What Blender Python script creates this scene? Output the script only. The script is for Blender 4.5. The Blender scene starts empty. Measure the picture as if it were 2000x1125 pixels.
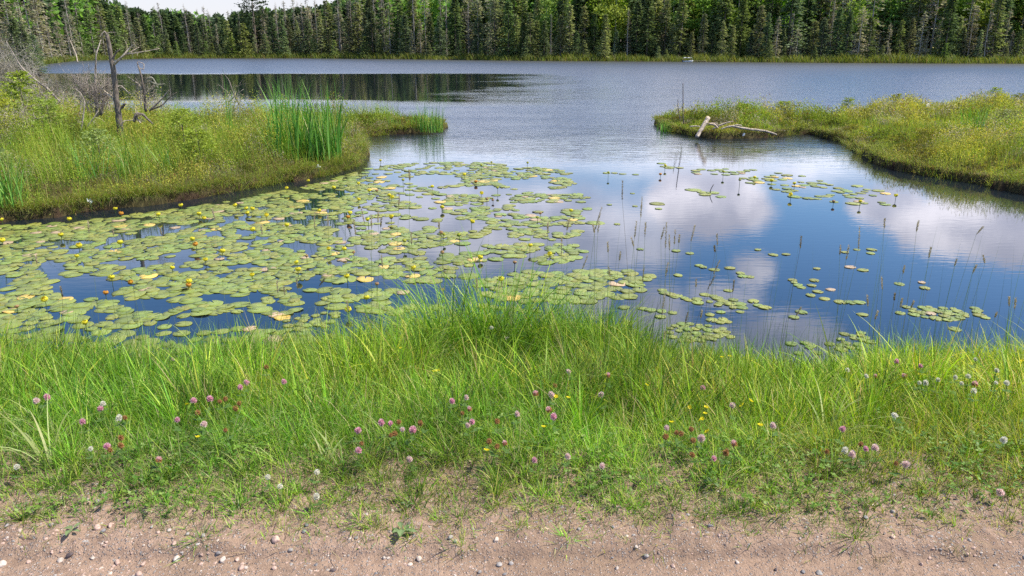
import bpy, math, random
import numpy as np
rng = np.random.default_rng(7)
random.seed(7)
R = math.radians
scene = bpy.context.scene
COL = scene.collection

# ------------------------------------------------------------------ camera
CAM_H = 2.4
PITCH = R(17.6)
FPX = 1480.0
cd = bpy.data.cameras.new("camera")
cam = bpy.data.objects.new("camera", cd)
COL.objects.link(cam)
cam.location = (0, 0, CAM_H)
cam.rotation_euler = (R(90) - PITCH, 0, 0)
cd.sensor_width = 36.0
cd.lens = FPX / 2000.0 * 36.0
cd.clip_start = 0.05
cd.clip_end = 3000
scene.camera = cam

# ------------------------------------------------------------------ light
SUN_EL = R(54)
SUN_AZ = R(90)          # measured from +Y (away from the camera) towards +X
scene.view_settings.view_transform = 'Standard'
scene.view_settings.look = 'None'
scene.view_settings.gamma = 1
scene.view_settings.exposure = 0.6
sl = bpy.data.lights.new("sun", 'SUN')
sl.energy = 5.0
sl.angle = R(0.5)
sl.color = (1.0, 0.94, 0.82)
so = bpy.data.objects.new("sun", sl)
COL.objects.link(so)
from mathutils import Vector, Matrix
sdir = Vector((math.sin(SUN_AZ) * math.cos(SUN_EL), math.cos(SUN_AZ) * math.cos(SUN_EL), math.sin(SUN_EL)))
so.rotation_euler = sdir.to_track_quat('Z', 'Y').to_euler()
so.location = sdir * 50

scene.cycles.max_bounces = 6
scene.cycles.diffuse_bounces = 2
scene.cycles.glossy_bounces = 3
scene.cycles.transmission_bounces = 3
scene.cycles.transparent_max_bounces = 4
scene.cycles.caustics_reflective = False
scene.cycles.caustics_refractive = False
scene.cycles.use_denoising = False

class NT:
    """small helper round a node tree"""
    def __init__(s, tree):
        s.t = tree; s.n = tree.nodes; s.l = tree.links
    def node(s, typ, **kw):
        nd = s.n.new(typ)
        for k, v in kw.items():
            setattr(nd, k, v)
        return nd
    def link(s, a, b):
        s.l.new(a, b)
    def val(s, sock, v):
        if hasattr(v, 'is_output') or isinstance(v, bpy.types.NodeSocket):
            s.link(v, sock)
        else:
            sock.default_value = v
    def math(s, op, a, b=None, clamp=False):
        nd = s.node('ShaderNodeMath', operation=op, use_clamp=clamp)
        s.val(nd.inputs[0], a)
        if b is not None:
            s.val(nd.inputs[1], b)
        return nd.outputs[0]
    def mapr(s, v, a, b, c=0.0, d=1.0, smooth=True):
        nd = s.node('ShaderNodeMapRange', interpolation_type='SMOOTHSTEP' if smooth else 'LINEAR')
        s.val(nd.inputs[0], v)
        nd.inputs[1].default_value = a; nd.inputs[2].default_value = b
        nd.inputs[3].default_value = c; nd.inputs[4].default_value = d
        return nd.outputs[0]
    def noise(s, vec, scale, detail=3, rough=0.55, dist=0.0):
        nd = s.node('ShaderNodeTexNoise')
        if vec is not None:
            s.link(vec, nd.inputs['Vector'])
        nd.inputs['Scale'].default_value = scale
        nd.inputs['Detail'].default_value = detail
        nd.inputs['Roughness'].default_value = rough
        nd.inputs['Distortion'].default_value = dist
        return nd.outputs[0]
    def mix(s, f, a, b):
        nd = s.node('ShaderNodeMix', data_type='RGBA')
        s.val(nd.inputs[0], f)
        for sock, v in ((nd.inputs[6], a), (nd.inputs[7], b)):
            if isinstance(v, bpy.types.NodeSocket):
                s.link(v, sock)
            else:
                sock.default_value = (v[0], v[1], v[2], 1)
        return nd.outputs[2]

def ray(px, py):
    """direction of a photo pixel (2000x1125 frame) in the world"""
    u = (px - 1000.0) / FPX; v = -(py - 562.5) / FPX
    c, s_ = math.cos(PITCH), math.sin(PITCH)
    d = np.array([u, c + v * s_, -s_ + v * c])
    return d / np.linalg.norm(d)
def P(px, py, z=0.0):
    d = ray(px, py)
    t = (z - CAM_H) / d[2]
    return np.array([d[0] * t, d[1] * t, z])
def PD(px, py, dist):
    """point on the pixel's ray at world y == dist"""
    d = ray(px, py)
    t = dist / d[1]
    return np.array([d[0] * t, dist, CAM_H + d[2] * t])
def project(p):
    c, s_ = math.cos(PITCH), math.sin(PITCH)
    x, y, z = p[0], p[1], p[2] - CAM_H
    dep = y * c - z * s_
    return 1000 + FPX * x / dep, 562.5 - FPX * (y * s_ + z * c) / dep

# ------------------------------------------------------------------ sky
world = bpy.data.worlds.new("World")
scene.world = world
world.use_nodes = True
w = NT(world.node_tree)
w.n.clear()
wout = w.node('ShaderNodeOutputWorld')
bg = w.node('ShaderNodeBackground')
w.link(bg.outputs[0], wout.inputs[0])
sky = w.node('ShaderNodeTexSky', sky_type='NISHITA')
sky.sun_disc = False
sky.sun_elevation = SUN_EL
sky.sun_rotation = SUN_AZ
sky.air_density = 1.0
sky.dust_density = 0.6
sky.ozone_density = 2.0
hsv = w.node('ShaderNodeHueSaturation')
hsv.inputs['Saturation'].default_value = 1.34
hsv.inputs['Hue'].default_value = 0.508
w.link(sky.outputs[0], hsv.inputs['Color'])
tc = w.node('ShaderNodeTexCoord')
sep = w.node('ShaderNodeSeparateXYZ')
w.link(tc.outputs['Generated'], sep.inputs[0])
az = w.math('ARCTAN2', sep.outputs[0], sep.outputs[1])
el = w.math('ARCSINE', sep.outputs[2])
comb = w.node('ShaderNodeCombineXYZ')
w.link(az, comb.inputs[0])
w.link(w.math('MULTIPLY', el, 1.7), comb.inputs[1])
v_ae = comb.outputs[0]
# wobble the outline of the clouds
nz = w.node('ShaderNodeTexNoise'); nz.inputs['Scale'].default_value = 14; nz.inputs['Detail'].default_value = 8; nz.inputs['Roughness'].default_value = 0.62
w.link(v_ae, nz.inputs['Vector'])
sub = w.node('ShaderNodeVectorMath', operation='SUBTRACT'); sub.inputs[1].default_value = (0.5, 0.5, 0.5)
w.link(nz.outputs['Color'], sub.inputs[0])
scl = w.node('ShaderNodeVectorMath', operation='SCALE'); scl.inputs['Scale'].default_value = 0.075
w.link(sub.outputs[0], scl.inputs[0])
addv = w.node('ShaderNodeVectorMath', operation='ADD')
w.link(v_ae, addv.inputs[0]); w.link(scl.outputs[0], addv.inputs[1])
v_w = addv.outputs[0]
def cloud(azc, elc, ra, re, soft=0.5, amt=1.0):
    """an elliptical bank of cloud at an azimuth / elevation (degrees)"""
    s1 = w.node('ShaderNodeVectorMath', operation='SUBTRACT')
    w.link(v_w, s1.inputs[0]); s1.inputs[1].default_value = (R(azc), R(elc) * 1.7, 0)
    s2 = w.node('ShaderNodeVectorMath', operation='MULTIPLY')
    w.link(s1.outputs[0], s2.inputs[0]); s2.inputs[1].default_value = (1 / R(ra), 1 / (R(re) * 1.7), 0)
    s3 = w.node('ShaderNodeVectorMath', operation='LENGTH')
    w.link(s2.outputs[0], s3.inputs[0])
    return w.mapr(s3.outputs[1], 1.0 + soft * 0.72, 1.0 - soft * 0.72, 0.0, amt)
CLOUDS = [  # azimuth, elevation, half width, half height, softness, amount (degrees)
    (-2, 13.0, 13.5, 3.6, 0.55, 0.8),
    (-25, 12.5, 13, 2.6, 0.6, 0.25),
    (14.5, 10.8, 4.6, 2.8, 0.25, 1.0),
    (9, 13.8, 4.5, 2.4, 0.45, 0.72),
    (18, 7.2, 7.5, 1.6, 0.5, 0.8),
    (32.0, 11.2, 5.6, 2.2, 0.2, 1.0),
    (26.8, 10.2, 2.6, 1.6, 0.2, 0.95),
    (18.3, 15.2, 1.7, 1.1, 0.4, 0.8),
    (16.3, 17.4, 2.7, 1.0, 0.6, 0.65),
    (5.8, 18.6, 2.1, 1.2, 0.5, 0.8),
    (11.5, 19.5, 2.4, 2.2, 0.6, 0.75),
    (21.5, 20.0, 3.8, 1.7, 0.5, 0.7),
    (16.5, 22.3, 9.0, 2.2, 0.5, 0.75),
    (-26, 22.5, 12.0, 2.0, 0.5, 0.6),
    (-12, 22.5, 5.0, 1.5, 0.5, 0.4),
    (-60, 20, 20, 9, 0.5, 0.8),
    (62, 28, 18, 8, 0.4, 0.9),
    (0, 45, 30, 10, 0.5, 0.8),
]
cover = None
for c in CLOUDS:
    o = cloud(*c)
    cover = o if cover is None else w.math('MAXIMUM', cover, o)
# broken cloud over the rest of the sky, a pale bank low over the horizon
n_far = w.noise(tc.outputs['Generated'], 2.6, 7, 0.6, 0.3)
high = w.math('MULTIPLY', w.mapr(n_far, 0.5, 0.66), w.mapr(el, R(27), R(36)))
lown = w.math('ADD', el, w.math('MULTIPLY', w.math('SUBTRACT', nz.outputs[0], 0.5), 0.05))
low = w.mapr(lown, R(11), R(6), 0.0, 0.9)
cover = w.math('MAXIMUM', w.math('MAXIMUM', cover, high), low)
# billows: brighter and greyer parts of the cloud itself
bil = w.noise(v_ae, 9, 6, 0.6, 0.2)
ccol = w.mix(w.mapr(bil, 0.35, 0.68), (0.72, 0.74, 0.94), (1.55, 1.5, 1.65))
ccol = w.mix(w.mapr(el, R(10), R(6)), ccol, w.mix(w.mapr(bil, 0.35, 0.68), (1.05, 1.10, 1.32), (1.6, 1.6, 1.75)))
ccol = w.mix(w.mapr(el, R(5), R(4)), ccol, (0.56, 0.555, 0.61))
ccol = w.mix(w.mapr(el, R(25), R(38)), ccol, w.mix(w.mapr(bil, 0.35, 0.68), (0.45, 0.44, 0.5), (0.9, 0.85, 0.86)))
bright = w.node('ShaderNodeVectorMath', operation='SCALE')
w.link(hsv.outputs[0], bright.inputs[0]); w.link(w.mapr(el, R(26), R(48), 0.175, 0.055), bright.inputs['Scale'])
w.link(w.mix(cover, bright.outputs[0], ccol), bg.inputs[0])
bg.inputs[1].default_value = 1.0

# ------------------------------------------------------------------ value noise
_tab = rng.random((257, 257))
def vnoise(x, y, seed=0):
    x = np.asarray(x, float) + seed * 17.13; y = np.asarray(y, float) + seed * 9.71
    xi = np.floor(x).astype(int); yi = np.floor(y).astype(int)
    fx = x - xi; fy = y - yi
    fx = fx * fx * (3 - 2 * fx); fy = fy * fy * (3 - 2 * fy)
    a = _tab[xi % 256, yi % 256]; b = _tab[(xi + 1) % 256, yi % 256]
    c = _tab[xi % 256, (yi + 1) % 256]; d = _tab[(xi + 1) % 256, (yi + 1) % 256]
    return (a * (1 - fx) + b * fx) * (1 - fy) + (c * (1 - fx) + d * fx) * fy
def fbm(x, y, scale=1.0, octv=4, seed=0):
    s, amp, tot = 0, 1.0, 0
    for i in range(octv):
        s = s + amp * vnoise(x * scale, y * scale, seed + i * 3)
        tot += amp; amp *= 0.5; scale *= 2.03
    return s / tot
def sstep(x, a, b):
    t = np.clip((x - a) / (b - a), 0, 1)
    return t * t * (3 - 2 * t)

# ------------------------------------------------------------------ mesh building
class Geo:
    """collects vertices, faces, colours, then links ONE mesh object"""
    def __init__(s):
        s.V = []; s.F = []; s.C = []; s.M = []; s.n = 0
    def add(s, V, F, col, mi=0):
        V = np.asarray(V, float).reshape(-1, 3)
        if len(V) == 0:
            return
        F = [np.asarray(f) for f in (F if isinstance(F, list) else [F])]
        c = np.asarray(col, float)
        if c.ndim == 1:
            c = np.tile(c[:3], (len(V), 1))
        s.V.append(V); s.C.append(c[:, :3])
        for f in F:
            if len(f):
                s.F.append(f + s.n); s.M.append(np.full(len(f), mi))
        s.n += len(V)
    def mesh(s, name, mats, smooth=True):
        V = np.concatenate(s.V); C = np.concatenate(s.C)
        me = bpy.data.meshes.new(name)
        sizes = np.concatenate([np.full(len(f), f.shape[1]) for f in s.F])
        idx = np.concatenate([f.ravel() for f in s.F])
        me.vertices.add(len(V)); me.vertices.foreach_set('co', V.astype(np.float32).ravel())
        me.loops.add(len(idx)); me.loops.foreach_set('vertex_index', idx.astype(np.int32))
        me.polygons.add(len(sizes))
        me.polygons.foreach_set('loop_start', np.concatenate([[0], np.cumsum(sizes)[:-1]]).astype(np.int32))
        me.polygons.foreach_set('material_index', np.concatenate(s.M).astype(np.int32))
        me.polygons.foreach_set('use_smooth', np.full(len(sizes), smooth))
        a = me.color_attributes.new('Col', 'FLOAT_COLOR', 'POINT')
        rgba = np.ones((len(V), 4), np.float32); rgba[:, :3] = C
        a.data.foreach_set('color', rgba.ravel())
        for m in (mats if isinstance(mats, (list, tuple)) else [mats]):
            me.materials.append(m)
        me.update(calc_edges=True)
        me.validate()
        return me
    def build(s, name, mats, parent=None, smooth=True):
        return put(name, s.mesh(name, mats, smooth), parent)

def put(name, me, parent=None, loc=(0, 0, 0), rz=0, sc=1.0):
    o = bpy.data.objects.new(name, me)
    COL.objects.link(o)
    o.location = loc; o.rotation_euler = (0, 0, rz); o.scale = (sc, sc, sc) if not isinstance(sc, tuple) else sc
    if parent is not None:
        o.parent = parent
    return o
def tag(o, label=None, cat=None, group=None, kind=None):
    if label: o['label'] = label
    if cat: o['category'] = cat
    if group: o['group'] = group
    if kind: o['kind'] = kind
    return o

def norm(a):
    return a / np.maximum(np.linalg.norm(a, axis=-1, keepdims=True), 1e-9)

def blades(geo, base, L, W, az, lean, curl, col, segs=3, mi=0, tipcol=None):
    """grass blades: tapering ribbons that lean and curl over"""
    n = len(base)
    if n == 0:
        return
    L = np.broadcast_to(L, n).astype(float); W = np.broadcast_to(W, n).astype(float)
    az = np.broadcast_to(az, n); lean = np.broadcast_to(lean, n); curl = np.broadcast_to(curl, n)
    hd = np.stack([np.cos(az), np.sin(az), np.zeros(n)], 1)
    tw = az + np.pi / 2 + rng.normal(0, 0.5, n)
    sd = np.stack([np.cos(tw), np.sin(tw), np.zeros(n)], 1)
    pts = [base]; p = base.copy()
    for k in range(segs):
        th = lean + curl * (k + 0.3) / segs
        p = p + (hd * np.sin(th)[:, None] + np.array([0, 0, 1.0]) * np.cos(th)[:, None]) * (L / segs)[:, None]
        pts.append(p)
    V = np.zeros((n, 2 * segs + 1, 3))
    for k in range(segs):
        wk = W * (1 - (k / segs) ** 1.6) * (0.75 if k == 0 else 1.0) * 0.5
        V[:, 2 * k] = pts[k] - sd * wk[:, None]
        V[:, 2 * k + 1] = pts[k] + sd * wk[:, None]
    V[:, 2 * segs] = pts[segs]
    nv = 2 * segs + 1
    off = (np.arange(n) * nv)[:, None]
    quads = []
    for k in range(segs - 1):
        quads.append(off + np.array([2 * k, 2 * k + 1, 2 * k + 3, 2 * k + 2]))
    tri = off + np.array([2 * segs - 2, 2 * segs - 1, 2 * segs])
    col = np.asarray(col)
    if col.ndim == 1:
        col = np.tile(col, (n, 1))
    geo.add(V.reshape(-1, 3), ([np.concatenate(quads)] if quads else []) + [tri], np.repeat(col, nv, 0), mi)

def cards(geo, base, d, L, W, col, mi=0, side=None):
    """kite-shaped leaves / needle sprays starting at base and pointing along d"""
    n = len(base)
    if n == 0:
        return
    d = norm(d)
    if side is None:
        side = norm(np.cross(d, rng.normal(0, 1, (n, 3))))
    L = np.broadcast_to(L, n)[:, None]; W = np.broadcast_to(W, n)[:, None]
    V = np.stack([base, base + d * L * 0.45 + side * W * 0.5, base + d * L, base + d * L * 0.45 - side * W * 0.5], 1)
    F = (np.arange(n) * 4)[:, None] + np.arange(4)
    col = np.asarray(col)
    if col.ndim == 1:
        col = np.tile(col, (n, 1))
    geo.add(V.reshape(-1, 3), F, np.repeat(col, 4, 0), mi)

def tube(geo, pts, rad, col, sides=6, mi=0, cap=True, rough=0.0):
    pts = np.asarray(pts, float); k = len(pts)
    rad = np.broadcast_to(rad, k).astype(float)
    tg = norm(np.gradient(pts, axis=0))
    up = np.array([0, 0, 1.0]) if abs(tg[0][2]) < 0.9 else np.array([1.0, 0, 0])
    a = norm(np.cross(tg, up)); b = norm(np.cross(tg, a))
    ang = np.linspace(0, 2 * np.pi, sides, endpoint=False)
    rr = rad[:, None] * (1 + rough * rng.normal(0, 1, (k, sides)))
    V = pts[:, None] + rr[..., None] * (np.cos(ang)[None, :, None] * a[:, None] + np.sin(ang)[None, :, None] * b[:, None])
    F = []
    i = np.arange(sides); j = (i + 1) % sides
    for s_ in range(k - 1):
        F.append(np.stack([s_ * sides + i, s_ * sides + j, (s_ + 1) * sides + j, (s_ + 1) * sides + i], 1))
    F = [np.concatenate(F)]
    if cap:
        F.append(np.array([i[::-1]])); F.append(np.array([(k - 1) * sides + i]))
    geo.add(V.reshape(-1, 3), F, col, mi)

def twig(geo, p0, d, length, r, depth, col, wander=0.25, kids=3, droop=0.0, sides=5, spread=0.7):
    """a crooked branch with side branches"""
    n = max(4, int(5 + depth)); pts = [np.array(p0, float)]
    d = np.array(d, float); d /= np.linalg.norm(d)
    for i in range(n):
        d = d + rng.normal(0, wander, 3) / 2; d[2] -= droop / n
        d /= np.linalg.norm(d)
        pts.append(pts[-1] + d * length / n)
    pts = np.array(pts)
    c = np.array(col) * rng.uniform(0.75, 1.2)
    tube(geo, pts, np.linspace(r, r * 0.3, n + 1), c, sides if depth else 4, cap=False)
    if depth > 0:
        for _ in range(kids):
            k = rng.integers(1, n)
            dd = norm((pts[k + 1] - pts[k - 1])[None])[0] + rng.normal(0, spread, 3)
            twig(geo, pts[k], dd, length * rng.uniform(0.35, 0.65), r * 0.5, depth - 1, col, wander, kids, droop, sides, spread)

# ------------------------------------------------------------------ materials
def mat_new(name):
    m = bpy.data.materials.new(name); m.use_nodes = True
    t = NT(m.node_tree); t.n.clear()
    out = t.node('ShaderNodeOutputMaterial')
    b = t.node('ShaderNodeBsdfPrincipled')
    t.link(b.outputs[0], out.inputs[0])
    return m, t, b, out
def leaf_mat(name, rough=0.55, trans=0.4, spec=0.35, var=0.0, tr_tint=(1.15, 1.1, 0.5), sat=1.0, noise_amt=0.0, noise_scale=3.0):
    m, t, b, out = mat_new(name)
    at = t.node('ShaderNodeAttribute', attribute_name='Col')
    c = at.outputs['Color']
    if var > 0:
        oi = t.node('ShaderNodeObjectInfo')
        h = t.node('ShaderNodeHueSaturation')
        t.link(c, h.inputs['Color'])
        t.link(t.mapr(oi.outputs['Random'], 0, 1, 0.5 - 0.035 * var, 0.5 + 0.03 * var, False), h.inputs['Hue'])
        rr = t.math('FRACT', t.math('MULTIPLY', oi.outputs['Random'], 17.3))
        t.link(t.mapr(rr, 0, 1, 1 - 0.4 * var, 1 + 0.4 * var, False), h.inputs['Value'])
        r2 = t.math('FRACT', t.math('MULTIPLY', oi.outputs['Random'], 41.7))
        t.link(t.mapr(r2, 0, 1, sat * (1 - 0.3 * var), sat * (1 + 0.15 * var), False), h.inputs['Saturation'])
        c = h.outputs[0]
    if noise_amt > 0:
        geo = t.node('ShaderNodeNewGeometry')
        nn = t.noise(geo.outputs['Position'], noise_scale, 4)
        sc_ = t.node('ShaderNodeVectorMath', operation='SCALE')
        t.link(c, sc_.inputs[0]); t.link(t.mapr(nn, 0.3, 0.7, 1 - noise_amt, 1 + noise_amt), sc_.inputs['Scale'])
        c = sc_.outputs[0]
    t.link(c, b.inputs['Base Color'])
    b.inputs['Roughness'].default_value = rough
    b.inputs['Specular IOR Level'].default_value = spec
    if trans > 0:
        tr = t.node('ShaderNodeBsdfTranslucent')
        mu = t.node('ShaderNodeVectorMath', operation='MULTIPLY'); mu.inputs[1].default_value = tr_tint
        t.link(c, mu.inputs[0]); t.link(mu.outputs[0], tr.inputs['Color'])
        mx = t.node('ShaderNodeMixShader'); mx.inputs[0].default_value = trans
        t.link(b.outputs[0], mx.inputs[1]); t.link(tr.outputs[0], mx.inputs[2])
        t.link(mx.outputs[0], out.inputs[0])
    return m
def bark_mat(name, rough=0.85, var=0.0, scale=30.0, lo=0.55, hi=1.4):
    m, t, b, out = mat_new(name)
    at = t.node('ShaderNodeAttribute', attribute_name='Col')
    geo = t.node('ShaderNodeTexCoord')
    mp = t.node('ShaderNodeMapping'); mp.inputs['Scale'].default_value = (1, 1, 0.25)
    t.link(geo.outputs['Object'], mp.inputs[0])
    nn = t.noise(mp.outputs[0], scale, 5, 0.65)
    sc_ = t.node('ShaderNodeVectorMath', operation='SCALE')
    t.link(at.outputs['Color'], sc_.inputs[0]); t.link(t.mapr(nn, 0.3, 0.7, lo, hi), sc_.inputs['Scale'])
    t.link(sc_.outputs[0], b.inputs['Base Color'])
    b.inputs['Roughness'].default_value = rough
    bm = t.node('ShaderNodeBump'); bm.inputs['Strength'].default_value = 0.6; bm.inputs['Distance'].default_value = 0.02
    t.link(nn, bm.inputs['Height']); t.link(bm.outputs[0], b.inputs['Normal'])
    return m

M_grass = leaf_mat('grass_blade', 0.5, 0.34, 0.25, tr_tint=(1.1, 1.25, 0.4))
M_marsh = leaf_mat('marsh_leaf', 0.6, 0.4, 0.2)
M_crown = leaf_mat('tree_foliage', 0.65, 0.4, 0.15, var=0.8, tr_tint=(1.2, 1.2, 0.7))
M_bark = bark_mat('bark')
M_dead = bark_mat('dead_wood', 0.85, scale=38, lo=0.35, hi=1.6)
M_petal = leaf_mat('petal', 0.6, 0.45, 0.2, tr_tint=(1, 1, 1))
M_stem = leaf_mat('stem', 0.5, 0.2, 0.3)

# ------------------------------------------------------------------ terrain
def polyP(pts):
    return np.array([P(a, b)[:2] for a, b in pts])
LEFT_BANK = polyP([(-900, 640), (-400, 480), (0, 432), (100, 425), (200, 409), (300, 400), (390, 386), (480, 371), (560, 356), (640, 344), (700, 326), (714, 304),
                   (704, 270), (760, 263), (862, 257), (868, 250), (820, 244), (700, 243), (600, 250), (450, 256), (300, 250), (200, 238), (120, 215), (88, 180), (80, 150), (70, 129), (-700, 126)])
RIGHT_BANK = polyP([(1278, 243), (1300, 256), (1350, 266), (1400, 271), (1500, 269), (1580, 262), (1640, 277), (1672, 298), (1720, 323), (1800, 343), (1900, 358),
                    (2000, 378), (2300, 430), (2700, 480), (3200, 230), (2400, 216), (2000, 219), (1800, 227), (1700, 233), (1600, 242), (1400, 243), (1290, 237)])
SHORE_PX = [(70, 128), (140, 119.5), (230, 116.5), (300, 114), (600, 114), (800, 116), (1000, 118.5), (1100, 119.5), (1250, 120.2), (1400, 121.3), (1600, 122.7), (1800, 124), (2000, 124.6), (2500, 127)]
SHORE = polyP(SHORE_PX)
FAR_LAND = np.concatenate([polyP([(-700, 125)]), SHORE, np.array([[400, SHORE[-1][1] - 15], [420, 900], [-600, 900], [-600, 60]])])

def sdist(x, y, poly):
    """signed distance to a polygon, positive inside"""
    x = np.asarray(x, float); y = np.asarray(y, float)
    best = np.full(x.shape, 1e9); inside = np.zeros(x.shape, bool)
    n = len(poly)
    for i in range(n):
        ax, ay = poly[i]; bx, by = poly[(i + 1) % n]
        dx, dy = bx - ax, by - ay
        t = np.clip(((x - ax) * dx + (y - ay) * dy) / (dx * dx + dy * dy + 1e-12), 0, 1)
        d = np.hypot(x - ax - t * dx, y - ay - t * dy)
        best = np.minimum(best, d)
        c = ((ay > y) != (by > y)) & (x < (bx - ax) * (y - ay) / (by - ay + 1e-12) + ax)
        inside ^= c
    return np.where(inside, best, -best)

SEG_D = SHORE[:, 1] ; SEG_X = SHORE[:, 0]
def y_shore(x):
    """near edge of the water"""
    return 5.25 + 0.18 * np.sin(x * 0.9 + 0.4) + 0.5 * (fbm(x, x * 0 + 3, 0.8, 3, 5) - 0.5) - 0.25 * np.exp(-((x - 2.2) / 0.8) ** 2)
ROAD_Z = 0.85
def height(x, y):
    x = np.asarray(x, float); y = np.asarray(y, float)
    ys = y_shore(x)
    t = np.clip((y - 2.5) / (ys - 2.5), 0, 1.6)
    near = ROAD_Z - (ROAD_Z - 0.0) * (0.62 * t + 0.38 * t ** 2)
    near = near + 0.05 * (fbm(x, y, 2.2, 3, 11) - 0.5) * sstep(y, 2.2, 3.0)
    near = np.where(y < 2.5, ROAD_Z - 0.015, near)
    h = np.maximum(near, -0.7)
    for poly, top, seed in ((LEFT_BANK, 0.24, 21), (RIGHT_BANK, 0.22, 31)):
        jit = 0.5 * (fbm(x, y, 1.6, 3, seed) - 0.5) + 0.3 * (fbm(x, y, 5.0, 2, seed + 9) - 0.5)
        sd = sdist(x, y, poly) + jit
        hb = -0.7 + 0.85 * sstep(sd, -0.14, 0.06) + (top - 0.05) * sstep(sd, 0.0, 1.3) + 0.34 * (fbm(x, y, 0.75, 3, seed + 3) - 0.45) * sstep(sd, 0.2, 1.5)
        hb = hb + 0.035 * np.maximum(sd - 4, 0) * (y < 60)
        h = np.where(y > 7, np.maximum(h, np.where(sd > -0.5, hb, -0.7)), h)
    m = y > 45
    if np.any(m):
        xm, ym = x[m], y[m]
        sf = sdist(xm, ym, FAR_LAND)
        slope = np.where(xm > 20, 0.10, 0.03)
        hf = -0.7 + 0.9 * sstep(sf, -2.0, 0.8) + 0.02 * np.clip(sf, 0, 15) + slope * np.clip(sf - 12, 0, 90) + 0.5 * (fbm(xm, ym, 0.08, 3, 41) - 0.5) * sstep(sf, 2, 12)
        hh = h[m]; h = h.copy(); h[m] = np.maximum(hh, np.where(sf > -2.5, hf, -0.7))
    return h

def axis(breaks):
    out = []
    for a, b, st in breaks:
        out.append(np.arange(a, b - 1e-6, st))
    out.append(np.array([breaks[-1][1]]))
    return np.concatenate(out)
gx = axis([(-600, -120, 30), (-120, -40, 4), (-40, -16, 0.8), (-16, -9, 0.25), (-9, 9, 0.12), (9, 28, 0.25), (28, 60, 1.2), (60, 140, 4), (140, 620, 40)])
gy = axis([(-40, -4, 6), (-4, 2.2, 0.4), (2.2, 6, 0.08), (6, 10, 0.4), (10, 36, 0.13), (36, 100, 1.2), (100, 190, 2.0), (190, 300, 6), (300, 1500, 100)])
X, Y = np.meshgrid(gx, gy)
Z = height(X.ravel(), Y.ravel())
V = np.stack([X.ravel(), Y.ravel(), Z], 1)
nx, ny = len(gx), len(gy)
i, j = np.meshgrid(np.arange(nx - 1), np.arange(ny - 1))
a = (j * nx + i).ravel()
F = np.stack([a, a + 1, a + nx + 1, a + nx], 1)
mcol = np.where((Y.ravel() < 7)[:, None], np.array([0.235, 0.165, 0.11]), np.array([0.07, 0.062, 0.025]))
peat = np.array([0.05, 0.033, 0.02])
mcol = np.where(((Y.ravel() > 7) & (Z < 0.14))[:, None], peat, mcol)
g = Geo(); g.add(V, F, mcol)
m, t, b, out = mat_new('earth')
at = t.node('ShaderNodeAttribute', attribute_name='Col')
gp = t.node('ShaderNodeNewGeometry')
n1 = t.noise(gp.outputs['Position'], 9, 6, 0.65)
s_ = t.node('ShaderNodeVectorMath', operation='SCALE')
t.link(at.outputs['Color'], s_.inputs[0]); t.link(t.mapr(n1, 0.3, 0.7, 0.55, 1.4), s_.inputs['Scale'])
t.link(s_.outputs[0], b.inputs['Base Color']); b.inputs['Roughness'].default_value = 0.95
b.inputs['Specular IOR Level'].default_value = 0.1
bm = t.node('ShaderNodeBump'); bm.inputs['Distance'].default_value = 0.03; bm.inputs['Strength'].default_value = 0.7
t.link(t.noise(gp.outputs['Position'], 45, 6, 0.7), bm.inputs['Height']); t.link(bm.outputs[0], b.inputs['Normal'])
tag(g.build('ground', m), kind='structure')

# gravel road edge, finely modelled where the camera is close
rx = np.arange(-3.4, 3.4, 0.013); ry = np.arange(1.2, 3.0, 0.011)
X, Y = np.meshgrid(rx, ry)
def road_z(x, y):
    lump = fbm(x, y, 6, 4, 51); fine = fbm(x, y, 38, 3, 61); mid = fbm(x, y, 16, 3, 55)
    rut = 0.016 * sstep(y, 2.02, 2.1) * (1 - sstep(y, 2.5, 2.8))
    yw_ = y + 0.05 * (fbm(x, x * 0, 3, 3, 57) - 0.5)
    lip = 0.022 * sstep(yw_, 2.03, 2.055) * (0.4 + fbm(x, x * 0 + 2, 5, 2, 58))
    return ROAD_Z + lip + 0.012 * (lump - 0.5) + 0.030 * (mid - 0.5) * sstep(y, 1.98, 2.15) + 0.014 * (fine - 0.5) * (0.4 + sstep(y, 1.98, 2.1)) + rut + 0.05 * (vnoise(x, y, 2.0) - 0.5) * 0.3 - 0.09 * sstep(y, 2.62, 2.95)
Zr = road_z(X.ravel(), Y.ravel())
nx, ny = len(rx), len(ry)
i, j = np.meshgrid(np.arange(nx - 1), np.arange(ny - 1)); a = (j * nx + i).ravel()
g = Geo(); g.add(np.stack([X.ravel(), Y.ravel(), Zr], 1), np.stack([a, a + 1, a + nx + 1, a + nx], 1), (0.4, 0.3, 0.2))
m, t, b, out = mat_new('road_dirt')
gp = t.node('ShaderNodeNewGeometry')
n1 = t.noise(gp.outputs['Position'], 2.2, 4, 0.6); n2 = t.noise(gp.outputs['Position'], 28, 6, 0.75)
c = t.mix(t.mapr(n1, 0.35, 0.65), (0.39, 0.27, 0.20), (0.31, 0.215, 0.155))
c = t.mix(t.mapr(n2, 0.42, 0.7), c, (0.235, 0.16, 0.12))
vo = t.node('ShaderNodeTexVoronoi'); vo.inputs['Scale'].default_value = 130; t.link(gp.outputs['Position'], vo.inputs['Vector'])
sepc = t.node('ShaderNodeSeparateColor'); t.link(vo.outputs['Color'], sepc.inputs[0])
speck = t.math('MULTIPLY', t.mapr(sepc.outputs[0], 0.62, 0.72), t.mapr(vo.outputs['Distance'], 0.5, 0.3))
c = t.mix(t.math('MULTIPLY', speck, 0.8), c, t.mix(sepc.outputs[1], (0.21, 0.2, 0.21), (0.55, 0.47, 0.42)))
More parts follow.
